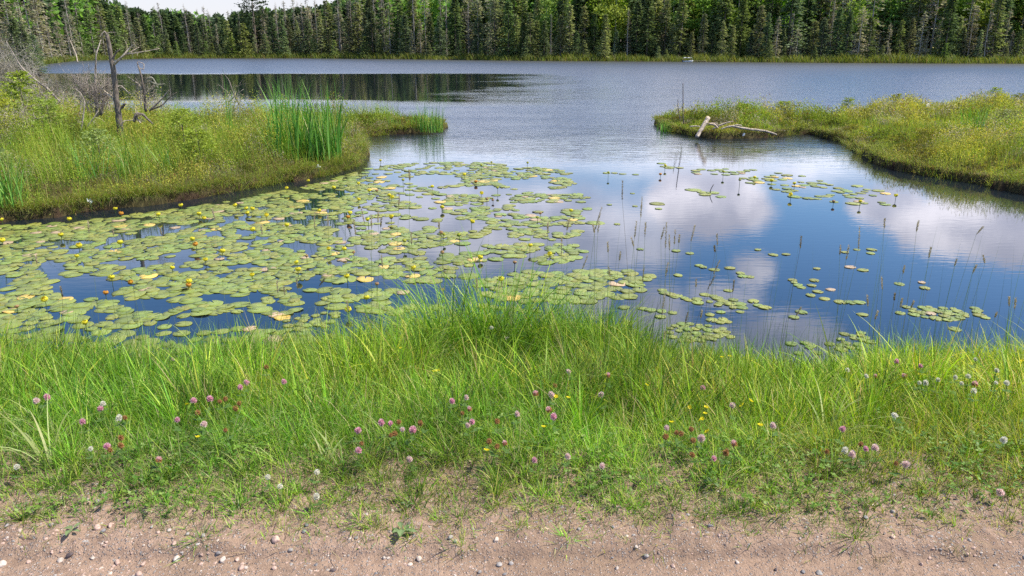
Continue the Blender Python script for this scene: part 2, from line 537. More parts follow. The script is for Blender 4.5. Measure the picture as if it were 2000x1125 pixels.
t.link(c, b.inputs['Base Color']); b.inputs['Roughness'].default_value = 0.92; b.inputs['Specular IOR Level'].default_value = 0.15
bm = t.node('ShaderNodeBump'); bm.inputs['Distance'].default_value = 0.012; bm.inputs['Strength'].default_value = 0.9
t.link(t.math('ADD', t.noise(gp.outputs['Position'], 90, 5, 0.7), t.math('MULTIPLY', speck, 0.6)), bm.inputs['Height'])
t.link(bm.outputs[0], b.inputs['Normal'])
tag(g.build('dirt_road', m), kind='structure')
g = Geo()
rv = np.array([[-60, -20, ROAD_Z - 0.004], [60, -20, ROAD_Z - 0.004], [60, 1.25, ROAD_Z - 0.004], [-60, 1.25, ROAD_Z - 0.004],
               [-60, 2.3, ROAD_Z - 0.006], [-3.38, 1.25, ROAD_Z - 0.004], [-3.38, 2.3, ROAD_Z - 0.006], [3.38, 1.25, ROAD_Z - 0.004], [60, 2.3, ROAD_Z - 0.006], [3.38, 2.3, ROAD_Z - 0.006]])
g.add(rv, [np.array([[0, 1, 2, 3], [3, 5, 6, 4], [7, 2, 8, 9]])], (0.4, 0.3, 0.2))
tag(g.build('road', m, smooth=False), kind='structure')

def ground_z(x, y):
    z = height(np.atleast_1d(x), np.atleast_1d(y))
    xx = np.atleast_1d(x); yy = np.atleast_1d(y)
    on = (np.abs(xx) < 3.4) & (yy < 3.0) & (yy > 1.2)
    return np.where(on, np.maximum(z, road_z(xx, yy)), z)

# ------------------------------------------------------------------ water
g = Geo()
g.add(np.array([[-600, 3.6, 0], [620, 3.6, 0], [620, 700, 0], [-600, 700, 0]], float), np.array([[0, 1, 2, 3]]), (0, 0, 0))
m, t, b, out = mat_new('lake_water')
gp = t.node('ShaderNodeNewGeometry')
sp = t.node('ShaderNodeSeparateXYZ'); t.link(gp.outputs['Position'], sp.inputs[0])
nb = t.noise(gp.outputs['Position'], 0.16, 3, 0.6)
yw = t.math('ADD', sp.outputs[1], t.math('MULTIPLY', t.math('SUBTRACT', nb, 0.5), 7.0))
# wind: calm pool near the camera, ruffled beyond it, a calm slick along the left, ruffled again by the far shore
near = t.mapr(yw, 14.0, 27.0)
nb2 = t.noise(gp.outputs['Position'], 0.05, 3, 0.6)
yb = t.math('ADD', sp.outputs[1], t.math('MULTIPLY', t.math('SUBTRACT', nb2, 0.5), 10.0))
xb = t.math('ADD', sp.outputs[0], t.math('MULTIPLY', t.math('SUBTRACT', nb, 0.5), 14.0))
calm = t.math('MULTIPLY', t.math('MULTIPLY', t.mapr(yb, 33, 38), t.mapr(yb, 80, 74)), t.mapr(xb, 8, -5))
far_calm = t.math('MULTIPLY', t.mapr(yb, 116, 124), t.mapr(xb, 45, 20))
wind = t.math('MULTIPLY', near, t.math('SUBTRACT', 1.0, t.math('MULTIPLY', calm, 0.97)))
mp = t.node('ShaderNodeMapping'); mp.inputs['Scale'].default_value = (1.0, 2.6, 1.0)
t.link(gp.outputs['Position'], mp.inputs[0])
w1 = t.noise(mp.outputs[0], 1.8, 4, 0.6, 0.5)
gust = t.mapr(t.noise(mp.outputs[0], 0.22, 4, 0.6), 0.3, 0.7, 0.45, 1.5)
mp2 = t.node('ShaderNodeMapping'); mp2.inputs['Scale'].default_value = (0.5, 1.8, 1.0)
t.link(gp.outputs['Position'], mp2.inputs[0])
w2 = t.noise(mp2.outputs[0], 7.0, 3, 0.5, 0.2)
bump1 = t.node('ShaderNodeBump'); bump1.inputs['Distance'].default_value = 0.13
t.link(w1, bump1.inputs['Height']); t.link(t.math('ADD', t.math('MULTIPLY', t.math('MULTIPLY', wind, gust), 0.30), 0.0012), bump1.inputs['Strength'])
bump2 = t.node('ShaderNodeBump'); bump2.inputs['Distance'].default_value = 0.012; t.link(t.math('ADD', t.mapr(sp.outputs[1], 30, 12, 0.008, 0.05), t.math('MULTIPLY', wind, 0.3)), bump2.inputs['Strength'])
t.link(w2, bump2.inputs['Height']); t.link(bump1.outputs[0], bump2.inputs['Normal'])
t.link(bump2.outputs[0], b.inputs['Normal'])
t.link(t.math('ADD', t.math('MULTIPLY', wind, t.mapr(sp.outputs[1], 40, 110, 0.24, 0.40)), 0.004), b.inputs['Roughness'])
b.inputs['Base Color'].default_value = (0.010, 0.016, 0.022, 1)
t.link(t.math('ADD', t.math('MULTIPLY', wind, 0.85), 1.56), b.inputs['IOR'])
tag(g.build('lake_water', m), kind='structure')

# ------------------------------------------------------------------ sampling helpers
def in_poly(n, poly, ymax=1e9, ymin=-1e9, xmin=-1e9, xmax=1e9, margin=0.0, dens=None):
    lo = np.maximum(poly.min(0), [xmin, ymin]); hi = np.minimum(poly.max(0), [xmax, ymax])
    out = []; tot = 0
    while tot < n:
        p = rng.uniform(lo, hi, (n * 3, 2))
        k = sdist(p[:, 0], p[:, 1], poly) > margin
        if dens is not None:
            k &= rng.random(len(p)) < dens(p[:, 0], p[:, 1])
        p = p[k]; out.append(p); tot += len(p)
    return np.concatenate(out)[:n]
def in_view(x, y, pad=1.12):
    """keeps what this or a slightly shifted camera could see"""
    return np.abs(x) < 0.70 * (y * 0.953 + 0.6) * pad + 0.8
def jcol(n, cols, probs, v=0.18):
    cols = np.array(cols); k = rng.choice(len(cols), n, p=np.array(probs) / np.sum(probs))
    return cols[k] * rng.uniform(1 - v, 1 + v, (n, 1)) * rng.uniform(0.93, 1.07, (n, 3))

# ------------------------------------------------------------------ near bank: grass
def canopy(x, y):
    """height of the grass above the ground"""
    e = 2.10 + 0.35 * (fbm(x, x * 0 + 1, 1.3, 3, 71) - 0.5)
    h = 0.045 + 0.09 * sstep(y, e, e + 0.7) + 0.15 * sstep(y, e + 0.5, e + 1.5)
    h = h + 0.06 * sstep(y, 4.0, 4.8)
    h = h + 0.24 * np.exp(-((x + 0.08) / 0.62) ** 2 - ((y - 4.85) / 0.42) ** 2)
    h = h + 0.10 * np.exp(-((x - 2.1) / 0.55) ** 2 - ((y - 3.9) / 0.35) ** 2) + 0.10 * np.exp(-((x - 3.4) / 0.6) ** 2 - ((y - 4.3) / 0.6) ** 2)
    low = np.exp(-((x - 2.1) / 0.75) ** 2) * sstep(y, 3.5, 4.2)
    low = np.maximum(low, 0.55 * sstep(x, 0.75, 1.1) * sstep(y, 3.9, 4.5))
    h = h * (1 - 0.55 * low)
    return h * (0.66 + 0.68 * fbm(x, y, 2.0, 3, 75))
def grass_batch(n, y0, y1, wmin, wmax, hs, segs, cols, probs, dens=None, lean=(0.0, 0.5), curl=(0.2, 1.3), clump=0.0):
    xs = []; ys = []
    tot = 0
    while tot < n:
        y = rng.uniform(y0, y1, n * 2); x = rng.uniform(-5.6, 5.6, n * 2)
        k = in_view(x, y, 1.08)
        if dens is not None:
            k &= rng.random(n * 2) < dens(x, y)
        xs.append(x[k]); ys.append(y[k]); tot += k.sum()
    x = np.concatenate(xs)[:n]; y = np.concatenate(ys)[:n]
    azs = rng.uniform(0, 2 * np.pi, n); fac = np.ones(n); shade = np.ones((n, 3)); ln_add = np.zeros(n)
    if clump > 0:
        nc = int(n * clump / 55)
        pick_ = rng.integers(0, n, nc); ci = rng.integers(0, nc, n)
        m_ = rng.random(n) < clump
        rad_ = np.abs(rng.normal(0, 0.022, n)) ; th_ = rng.uniform(0, 6.28, n)
        cx, cy = x[pick_][ci] + np.cos(th_) * rad_, y[pick_][ci] + np.sin(th_) * rad_
        x = np.where(m_, cx, x); y = np.where(m_, cy, y)
        azs = np.where(m_, th_ + rng.normal(0, 0.5, n), azs)
        cf = rng.uniform(0.65, 1.45, nc); cs_ = rng.uniform(0.65, 1.35, (nc, 1)) * rng.uniform(0.88, 1.12, (nc, 3))
        fac = np.where(m_, cf[ci], 1.0); shade = np.where(m_[:, None], cs_[ci], 1.0)
        ln_add = np.where(m_, rad_ * 6, 0)
    z = ground_z(x, y)
    L = canopy(x, y) * rng.uniform(hs[0], hs[1], n) * fac
    c = jcol(n, cols, probs) * shade
    patch = fbm(x, y, 1.7, 3, 81)[:, None]
    c = c * (0.62 + 0.95 * patch) * np.where(rng.random((n, 1)) < 0.25, 0.55, 1.08)
    c[:, 0] *= (0.75 + 0.55 * fbm(x, y, 0.9, 2, 91))
    right = sstep(x, 1.0, 3.2)
    c = c * (1 + right[:, None] * np.array([0.55, 0.28, -0.05]))
    return np.stack([x, y, z - 0.01], 1), L, rng.uniform(wmin, wmax, n), azs, rng.uniform(*lean, n) + ln_add, rng.uniform(*curl, n), c, segs

G1 = (0.12, 0.255, 0.018); G2 = (0.21, 0.365, 0.028); G3 = (0.06, 0.13, 0.018); STRAW = (0.46, 0.39, 0.18); YEL = (0.36, 0.43, 0.05)
def edge_dens(x, y):
    """tufty edge between the grass and the bare verge"""
    e = 2.10 + 0.36 * (fbm(x, x * 0 + 1, 1.3, 3, 71) - 0.5)
    e = e + 0.10 * sstep(x, -0.6, -1.8) - 0.05
    base = sstep(y, e - 0.02, e + 0.20)
    tuft = sstep(fbm(x, y, 6.5, 3, 77), 0.52, 0.66) * sstep(y, 1.99, 2.15) * 0.75
    return np.clip(np.maximum(base, tuft), 0, 1)
g = Geo()
blades(g, *grass_batch(95000, 1.96, 3.35, 0.0018, 0.0036, (0.5, 1.5), 3, [G2, YEL, G3, STRAW, G1], [4, 3, 2, 1.6, 2], edge_dens, (0.0, 1.0), (0.2, 1.5), 0.45))
tag(g.build('short_grass', M_grass), 'short tufty grass thinning out over the dirt at the road edge', 'grass', kind='stuff')
def tall_dens(x, y):
    ys = y_shore(x)
    return sstep(y, 2.75, 3.15) * (1 - sstep(y, ys + 0.02, ys + 0.22)) * (0.45 + 0.8 * fbm(x, y, 2.3, 2, 83))
g = Geo()
blades(g, *grass_batch(80000, 2.8, 5.6, 0.0036, 0.0092, (0.5, 1.4), 4, [G1, G2, G3, STRAW, YEL], [4, 4.5, 2.2, 0.7, 1.2], tall_dens, (0.0, 0.35), (0.1, 1.0), 0.5))
# broader arching leaves
def arch_dens(x, y):
    ys = y_shore(x)
    c = np.exp(-((x + 0.08) / 0.75) ** 2 - ((y - 4.8) / 0.5) ** 2) + 0.75 * np.exp(-((x - 2.3) / 0.8) ** 2 - ((y - 3.9) / 0.6) ** 2) + 0.5 * np.exp(-((x + 2.6) / 0.3) ** 2 - ((y - 3.1) / 0.3) ** 2)
    return np.clip(0.22 + c, 0, 1) * (1 - sstep(y, ys - 0.05, ys + 0.1)) * sstep(y, 2.7, 3.2)
b_ = grass_batch(15000, 2.8, 5.5, 0.006, 0.0140, (0.75, 1.6), 6, [G2, YEL, G1, (0.26, 0.36, 0.06)], [4, 2, 3, 2], arch_dens, (0.05, 0.4), (0.5, 2.1), 0.6)
blades(g, *b_)
tag(g.build('tall_grass', M_grass), 'lush tall green grass along the near edge of the pond', 'grass', kind='stuff')
# clover and weed leaves low in the sward
g = Geo()
n = 9000
y = rng.uniform(2.2, 4.6, n * 3); x = rng.uniform(-5, 5, n * 3)
k = in_view(x, y) & (rng.random(n * 3) < edge_dens(x, y) * sstep(fbm(x, y, 2.6, 2, 95), 0.38, 0.6)); x, y = x[k][:n], y[k][:n]; n = len(x)
z = ground_z(x, y) + canopy(x, y) * rng.uniform(0.25, 0.75, n)
c0 = jcol(n, [(0.10, 0.20, 0.03), (0.17, 0.28, 0.045), (0.24, 0.33, 0.09)], [3, 3, 1])
a0 = rng.uniform(0, 2 * np.pi, n)
for q in range(3):
    aa = a0 + q * 2.094
    d = np.stack([np.cos(aa), np.sin(aa), rng.normal(0.1, 0.35, n)], 1)
    sd = np.stack([-np.sin(aa), np.cos(aa), rng.normal(0, 0.25, n)], 1)
    cards(g, np.stack([x, y, z], 1), d, rng.uniform(0.009, 0.019, n), rng.uniform(0.008, 0.014, n), c0, side=norm(sd))
tag(g.build('clover_leaves', M_grass), 'small round clover leaves low among the near grass', 'ground cover', kind='stuff')
# sparse fine blades standing in the shallow water along the edge
g = Geo()
n = 5200
x = rng.uniform(-5.4, 5.4, n); y = y_shore(x) + np.abs(rng.normal(0.0, 0.34, n)) - 0.05
k = rng.random(n) < (0.35 + 0.65 * sstep(fbm(x, y, 1.4, 2, 99), 0.4, 0.65)); x, y = x[k], y[k]; n = len(x)
blades(g, np.stack([x, y, np.maximum(height(x, y), -0.12)], 1), rng.uniform(0.22, 0.55, n), rng.uniform(0.0022, 0.0042, n), rng.uniform(0, 6.28, n), rng.uniform(0, 0.22, n), rng.uniform(0, 0.7, n),
       jcol(n, [(0.09, 0.17, 0.045), (0.13, 0.22, 0.05), (0.05, 0.10, 0.04)], [3, 2, 2]), 4)
tag(g.build('water_edge_sedge', M_grass), 'thin sedge blades standing in the shallow water by the near shore', 'sedge', kind='stuff')
# dead litter lying on the verge
g = Geo()
n = 2600
x = rng.uniform(-2.6, 2.6, n); y = rng.uniform(2.02, 2.75, n)
k = rng.random(n) < 0.15 + edge_dens(x, y); x, y = x[k], y[k]; n = len(x)
blades(g, np.stack([x, y, ground_z(x, y) + 0.006], 1), rng.uniform(0.03, 0.11, n), rng.uniform(0.0015, 0.003, n), rng.uniform(0, 6.28, n), 1.45, rng.uniform(-0.1, 0.2, n),
       jcol(n, [(0.40, 0.31, 0.18), (0.26, 0.19, 0.11), (0.16, 0.11, 0.07)], [3, 2, 1]), 3)
tag(g.build('dead_grass_litter', M_grass), 'dry brown grass litter lying on the dirt verge', 'litter', kind='stuff')

# ------------------------------------------------------------------ bog banks
def bank_veg(poly, n_twig, n_blade, name_s, name_b, lab_s, lab_b, ymax, leaf, xlim=(-1e9, 1e9), near_scale=1.0, cols=None, seed=0, bd=None):
    def dens(x, y):
        return in_view(x, y, 1.1) * np.clip(16.0 / np.maximum(y, 8), 0.1, 1.0) ** 1.3
    p = in_poly(n_twig, poly, ymax=ymax, xmin=xlim[0], xmax=xlim[1], margin=-0.05, dens=dens)
    x, y = p[:, 0], p[:, 1]
    z = height(x, y)
    sd = sdist(x, y, poly)
    hum = fbm(x, y, 0.8, 3, 101 + seed)
    H = (0.19 + 0.22 * sstep(sd, 0.0, 1.6)) * (0.15 + 1.8 * sstep(hum, 0.3, 0.7)) * rng.uniform(0.7, 1.15, len(x))
    far = np.clip(y / 14.0, 1, 2.2)
    tone = fbm(x, y, 1.1, 3, 111 + seed)
    sp1 = sstep(fbm(x, y, 0.9, 3, 121 + seed), 0.44, 0.58)[:, None]
    base_c = np.array([0.20, 0.265, 0.035]) * (1 - sp1) + np.array([0.32, 0.31, 0.055]) * sp1
    rusty = (rng.random(len(x)) < 0.045)[:, None]
    base_c = np.where(rusty, np.array([0.26, 0.135, 0.055]), base_c)
    pk = sstep(fbm(x, y * 0.8, 3.2, 3, 181 + seed), 0.3, 0.66)  # clump patches; low pockets coloured darker, their shadow put into the leaf colour
    greyb = (fbm(x, y, 1.9, 3, 191 + seed) > 0.63)[:, None]
    base_c = np.where(greyb, np.array([0.30, 0.27, 0.19]), base_c)
    base_c = base_c * (0.65 + 0.7 * tone)[:, None] * (0.5 + 0.85 * pk)[:, None]
    H = H * (0.5 + 0.75 * pk) * (0.6 if seed else 0.85)
    # greyer, browner growth at the very edge
    edge = (1 - sstep(sd, 0.05, 0.45))[:, None]
    base_c = base_c * (1 - 0.45 * edge) + np.array([0.20, 0.16, 0.08]) * 0.45 * edge
    g = Geo()
    K = 11
    for q in range(K):
        f = (q + rng.random(len(x))) / K
        off = rng.normal(0, 0.055, (len(x), 2)) * (0.4 + f[:, None])
        pos = np.stack([x + off[:, 0], y + off[:, 1], z + H * f], 1)
        d = rng.normal(0, 1, (len(x), 3)); d[:, 2] = np.abs(d[:, 2]) * 0.8 + 0.25
        cc = base_c * rng.uniform(0.6, 1.5, (len(x), 1))
        cards(g, pos, d, leaf * far * rng.uniform(0.7, 1.4, len(x)), leaf * 0.42 * far, cc)
    tag(g.build(name_s, M_marsh), lab_s, 'shrubs', kind='stuff')
    # sedge and grass between
    p = in_poly(n_blade, poly, ymax=ymax, xmin=xlim[0], xmax=xlim[1], margin=-0.10, dens=(lambda a, b: dens(a, b) * (bd(a, b) if bd else 1)))
    x, y = p[:, 0], p[:, 1]
    sd = sdist(x, y, poly)
    far = np.clip(y / 14.0, 1, 2.4)
    tone = fbm(x, y, 0.7, 3, 131 + seed)
    e2 = (1 - sstep(sd, 0.02, 0.35))
    L = (0.22 + 0.32 * sstep(sd, 0, 1.2)) * rng.uniform(0.5, 1.3, len(x)) * (0.6 + 0.8 * tone)
    c = jcol(len(x), [(0.22, 0.35, 0.035), (0.33, 0.40, 0.05), (0.11, 0.23, 0.025), (0.42, 0.36, 0.15)], [4, 3, 2, 1.0])
    pk2 = sstep(fbm(x, y * 0.8, 3.2, 3, 181 + seed), 0.3, 0.66)  # same pockets in the sedge: shadow painted into blade colour, blades shorter there
    c = c * (0.7 + 0.6 * tone)[:, None] * (0.6 + 0.7 * pk2)[:, None]
    L = L * (0.55 + 0.7 * pk2) * (0.6 if seed else 0.88)
    dry = rng.random(len(x)) < 0.5 * e2
    c[dry] = jcol(dry.sum(), [(0.30, 0.235, 0.12), (0.2, 0.14, 0.08), (0.14, 0.085, 0.05)], [2, 2, 1.5])
    lean = rng.uniform(0, 0.4, len(x)); lean[dry] = rng.uniform(0.3, 1.4, dry.sum())
    curl = rng.uniform(0.1, 0.9, len(x)); curl[dry] = rng.uniform(0.6, 2.0, dry.sum())
    g = Geo()
    blades(g, np.stack([x, y, height(x, y) - 0.02], 1), L, 0.0055 * far * rng.uniform(0.7, 1.3, len(x)), rng.uniform(0, 6.28, len(x)), lean, curl, c, 3)
    tag(g.build(name_b, M_marsh), lab_b, 'sedge', kind='stuff')
bank_veg(LEFT_BANK, 30000, 60000, 'bog_shrubs', 'marsh_sedge', 'low olive bog shrubs covering the left bank', 'yellow-green sedge mixed through the left bank with dry fringe over the water', 60, 0.032, xlim=(-30, 0))
bank_veg(RIGHT_BANK, 20000, 50000, 'bog_shrubs', 'marsh_sedge', 'low olive bog shrubs covering the right bank', 'yellow-green sedge covering the right bank down to the water', 60, 0.034, xlim=(0, 34), seed=7)

def fringe(poly, n, name, lab, xr):
    P0 = poly; P1 = np.roll(poly, -1, 0); ln = np.hypot(*(P1 - P0).T)
    mid = (P0 + P1) / 2
    ok = (mid[:, 1] < 32) & (mid[:, 0] > xr[0]) & (mid[:, 0] < xr[1]) & (mid[:, 1] > 9); pr = np.where(ok, ln / np.maximum(mid[:, 1], 1), 0)
    k = rng.choice(len(poly), n, p=pr / pr.sum()); f = rng.random((n, 1))
    pt = P0[k] * (1 - f) + P1[k] * f
    nr = np.stack([(P1 - P0)[k][:, 1], -(P1 - P0)[k][:, 0]], 1); nr = norm(nr)
    test = sdist(pt[:, 0] + nr[:, 0] * 0.05, pt[:, 1] + nr[:, 1] * 0.05, poly)
    nr = np.where((test > 0)[:, None], -nr, nr)          # points out over the water
    pt = pt - nr * rng.uniform(-0.02, 0.22, (n, 1))
    x, y = pt[:, 0], pt[:, 1]; far = np.clip(y / 14.0, 1, 2.2)
    z = np.maximum(height(x, y), 0.02) - 0.02
    az_ = np.arctan2(nr[:, 1], nr[:, 0]) + rng.normal(0, 0.9, n)
    c = jcol(n, [(0.20, 0.30, 0.045), (0.31, 0.36, 0.06), (0.38, 0.31, 0.15), (0.16, 0.11, 0.06)], [4, 3, 1.5, 0.7]) * (0.6 + 0.8 * fbm(x, y, 1.8, 2, 201))[:, None]
    g = Geo(); blades(g, np.stack([x, y, z], 1), rng.uniform(0.14, 0.42, n) * (0.6 + 0.8 * fbm(x, y, 2.5, 2, 203)), 0.006 * far, az_, rng.uniform(0.1, 0.9, n), rng.uniform(0.5, 2.3, n), c, 4)
    tag(g.build(name, M_marsh), lab, 'sedge', kind='stuff')
fringe(LEFT_BANK, 15000, 'bank_edge_sedge', 'drooping sedge overhanging the waterline of the left bank', (-14, 0))
fringe(RIGHT_BANK, 12000, 'bank_edge_sedge', 'drooping sedge overhanging the waterline of the right bank', (2, 26))

# ------------------------------------------------------------------ names for places
NTH = ['first', 'second', 'third', 'fourth', 'fifth', 'sixth', 'seventh', 'eighth', 'ninth', 'tenth', 'eleventh', 'twelfth', 'thirteenth', 'fourteenth', 'fifteenth', 'sixteenth', 'seventeenth', 'eighteenth', 'nineteenth', 'twentieth']
def nth(k):
    return NTH[k] if k < len(NTH) else f"{k + 1}th"
def ordinals(items, fmt):
    """items: (object, px, look, zone). Items that share look and zone are counted from the left."""
    groups = {}
    for o, px, look, zone in items:
        groups.setdefault((look, zone), []).append((px, o))
    for (look, zone), lst in groups.items():
        lst.sort(key=lambda q: q[0])
        for k, (px, o) in enumerate(lst):
            o['label'] = f"{look}, {nth(k)} from left {zone}" if len(lst) > 1 else f"{look}, {zone}"

# ------------------------------------------------------------------ tree meshes
def trunk_mesh(H, r, col, name='trunk', bend=0.02, sides=7, stubs=0):
    g = Geo(); k = 9
    pts = np.zeros((k, 3)); pts[:, 2] = np.linspace(-0.3, H, k)
    pts[1:, 0] += np.cumsum(rng.normal(0, bend, k - 1)); pts[1:, 1] += np.cumsum(rng.normal(0, bend, k - 1))
    tube(g, pts, np.linspace(r, r * 0.12, k), col, sides, rough=0.04)
    for _ in range(stubs):
        z = rng.uniform(0.1, 0.95) * H; a_ = rng.uniform(0, 6.28)
        i_ = np.interp(z, pts[:, 2], np.arange(k)); p0 = pts[int(i_)] * [1, 1, 0] + [0, 0, z]
        ln = (0.25 + 0.9 * (1 - z / H)) * rng.uniform(0.5, 1.3) * H / 9
        q = [p0, p0 + [math.cos(a_) * ln * 0.6, math.sin(a_) * ln * 0.6, -0.1 * ln], p0 + [math.cos(a_) * ln, math.sin(a_) * ln, -0.05 * ln]]
        tube(g, q, [r * 0.16, r * 0.11, r * 0.05], col, 3, cap=False)
    return g.mesh(name, M_bark)
def conifer_mesh(H, Rm, col, tip, z0=0.08, nb=260, m=9, droop=0.25, gaps=0.2, card=0.30, power=0.75, grey=0.0, name='crown', width=0.4):
    g = Geo()
    zf = np.sort(rng.random(nb)) ** 1.05
    z = (z0 + (0.985 - z0) * zf) * H
    a_ = rng.uniform(0, 2 * np.pi, nb)
    Lb = Rm * np.clip(1 - (z / H - z0) / (1 - z0), 0.01, 1) ** power * rng.uniform(0.55, 1.15, nb) + 0.12
    lumpy = vnoise(a_ * 1.3, z * 1.4 * 6 / H, 3)
    keep = lumpy > gaps
    Lb = Lb * (0.65 + 0.7 * lumpy)
    z, a_, Lb = z[keep], a_[keep], Lb[keep]; nb = len(z)
    bc = rng.uniform(0.7, 1.3, nb)
    isg = rng.random(nb) < grey
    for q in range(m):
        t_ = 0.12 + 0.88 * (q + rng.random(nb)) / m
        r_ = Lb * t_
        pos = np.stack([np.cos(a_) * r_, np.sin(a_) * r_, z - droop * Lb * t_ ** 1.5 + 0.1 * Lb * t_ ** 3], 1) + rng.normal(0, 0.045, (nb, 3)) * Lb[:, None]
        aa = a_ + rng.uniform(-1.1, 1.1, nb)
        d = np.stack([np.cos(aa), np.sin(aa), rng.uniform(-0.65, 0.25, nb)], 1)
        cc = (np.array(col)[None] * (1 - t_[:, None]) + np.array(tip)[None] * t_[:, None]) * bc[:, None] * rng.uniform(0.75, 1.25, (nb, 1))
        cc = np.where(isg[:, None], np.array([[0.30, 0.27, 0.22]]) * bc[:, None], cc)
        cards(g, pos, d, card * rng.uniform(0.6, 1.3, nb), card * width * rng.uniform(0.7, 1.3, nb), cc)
    # leader
    cards(g, np.tile([[0, 0, H * 0.96]], (6, 1)), np.tile([[0.0, 0, 1]], (6, 1)) + rng.normal(0, 0.12, (6, 3)), H * 0.06, card * 0.3, np.array(tip))
    return g.mesh(name, M_crown)
def leafy_mesh(H, Rm, col, n=2600, z0=0.3, card=0.3, name='crown'):
    g = Geo()
    nbk = 34
    cz = rng.uniform(z0, 0.93, nbk) * H
    rr = Rm * np.sqrt(np.clip(1 - ((cz / H - 0.6) / 0.42) ** 2, 0.05, 1)) * np.sqrt(rng.random(nbk)) * 0.8
    aa = rng.uniform(0, 6.28, nbk)
    cen = np.stack([np.cos(aa) * rr, np.sin(aa) * rr, cz], 1)
    k = rng.integers(0, nbk, n)
    d = norm(rng.normal(0, 1, (n, 3))) * rng.uniform(0.5, 1.0, (n, 1))
    br = Rm * rng.uniform(0.25, 0.45, nbk)
    pos = cen[k] + d * br[k][:, None] * [1, 1, 0.75]
    bc = rng.uniform(0.75, 1.25, nbk)
    cc = np.array(col) * bc[k][:, None] * rng.uniform(0.7, 1.35, (n, 1))
    dd = d + rng.normal(0, 0.7, (n, 3)); dd[:, 2] -= 0.2
    cards(g, pos, dd, card * rng.uniform(0.6, 1.3, n), card * 0.7, cc)
    return g.mesh(name, M_crown)
def dead_mesh(H, r, col, name='branches', lichen=0.0, spread=1.0):
    g = Geo()
    n = int(70 * H / 9)
    for _ in range(n):
        z = H * rng.uniform(0.12, 0.97); a_ = rng.uniform(0, 6.28)
        ln = spread * (0.22 + 1.0 * (1 - z / H)) * rng.uniform(0.4, 1.2)
        p0 = np.array([0, 0, z]); dz = rng.uniform(-0.45, 0.25)
        pts = [p0, p0 + [math.cos(a_) * ln * 0.5, math.sin(a_) * ln * 0.5, dz * ln * 0.4], p0 + [math.cos(a_ + 0.2) * ln, math.sin(a_ + 0.2) * ln, dz * ln]]
        tube(g, pts, [0.03, 0.022, 0.012], np.array(col) * rng.uniform(0.7, 1.2), 3, cap=False)
        m_ = 5
        f = rng.random(m_)[:, None]
        q = p0 + (np.array(pts[2]) - p0) * f
        d = norm(rng.normal(0, 1, (m_, 3)))
        cards(g, q, d, 0.32 * rng.uniform(0.5, 1.1, m_), 0.03 + 0.05 * lichen, np.array([0.34, 0.31, 0.26]) * rng.uniform(0.7, 1.2))
    return g.mesh(name, M_crown)

BARK = (0.13, 0.105, 0.08); GREYB = (0.33, 0.30, 0.265)
TREES = {}
def variants(key, n, fn):
    TREES[key] = [fn(i) for i in range(n)]
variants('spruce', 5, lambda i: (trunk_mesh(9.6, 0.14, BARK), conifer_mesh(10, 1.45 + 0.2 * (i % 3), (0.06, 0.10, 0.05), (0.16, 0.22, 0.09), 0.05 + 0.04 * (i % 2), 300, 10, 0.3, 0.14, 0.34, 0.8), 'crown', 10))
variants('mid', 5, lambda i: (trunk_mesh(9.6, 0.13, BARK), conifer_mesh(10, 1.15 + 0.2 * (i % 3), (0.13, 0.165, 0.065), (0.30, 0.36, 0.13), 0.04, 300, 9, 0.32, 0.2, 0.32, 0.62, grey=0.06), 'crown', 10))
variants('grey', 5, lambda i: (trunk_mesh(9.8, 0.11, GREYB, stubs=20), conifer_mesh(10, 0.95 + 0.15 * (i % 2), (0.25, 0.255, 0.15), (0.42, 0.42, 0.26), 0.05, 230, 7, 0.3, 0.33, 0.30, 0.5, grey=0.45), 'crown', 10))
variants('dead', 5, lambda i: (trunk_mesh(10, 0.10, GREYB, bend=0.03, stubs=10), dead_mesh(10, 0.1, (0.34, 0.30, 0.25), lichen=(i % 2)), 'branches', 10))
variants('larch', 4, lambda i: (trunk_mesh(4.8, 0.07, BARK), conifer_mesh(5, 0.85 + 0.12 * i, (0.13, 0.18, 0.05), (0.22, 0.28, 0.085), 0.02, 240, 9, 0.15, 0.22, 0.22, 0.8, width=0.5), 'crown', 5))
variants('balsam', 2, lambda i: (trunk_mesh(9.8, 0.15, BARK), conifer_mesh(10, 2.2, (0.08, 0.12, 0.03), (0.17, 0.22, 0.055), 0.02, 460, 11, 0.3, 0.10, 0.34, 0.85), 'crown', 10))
variants('leafy', 5, lambda i: (trunk_mesh(8.5, 0.13, (0.3, 0.28, 0.25)), leafy_mesh(10, 2.3 + 0.25 * (i % 3), [(0.20, 0.34, 0.05), (0.26, 0.38, 0.05), (0.17, 0.28, 0.05), (0.27, 0.37, 0.07), (0.20, 0.31, 0.06)][i]), 'crown', 10))
def pine_mesh():
    g = Geo()
    for k in range(16):
        z = 3.2 + 6.8 * k / 16 + rng.uniform(-0.1, 0.1)
        for _ in range(4):
            a_ = rng.uniform(0, 6.28); Lb = (3.0 * (1 - (z / 11.2) ** 2.2) + 0.4) * rng.uniform(0.6, 1.1)
            n_ = 34; t_ = 0.3 + 0.7 * rng.random(n_)
            pos = np.stack([np.cos(a_) * Lb * t_, np.sin(a_) * Lb * t_, z + 0.22 * Lb * t_ ** 2], 1) + rng.normal(0, 0.17, (n_, 3)) * [1, 1, 0.5]
            d = rng.normal(0, 1, (n_, 3)); d[:, 2] = np.abs(d[:, 2])
            cards(g, pos, d, 0.32, 0.13, np.array([0.030, 0.055, 0.025]) * rng.uniform(0.7, 1.4, (n_, 1)))
    return g.mesh('crown', M_crown)
TREES['pine'] = [(trunk_mesh(10.2, 0.24, BARK, stubs=14), pine_mesh(), 'crown', 10)]
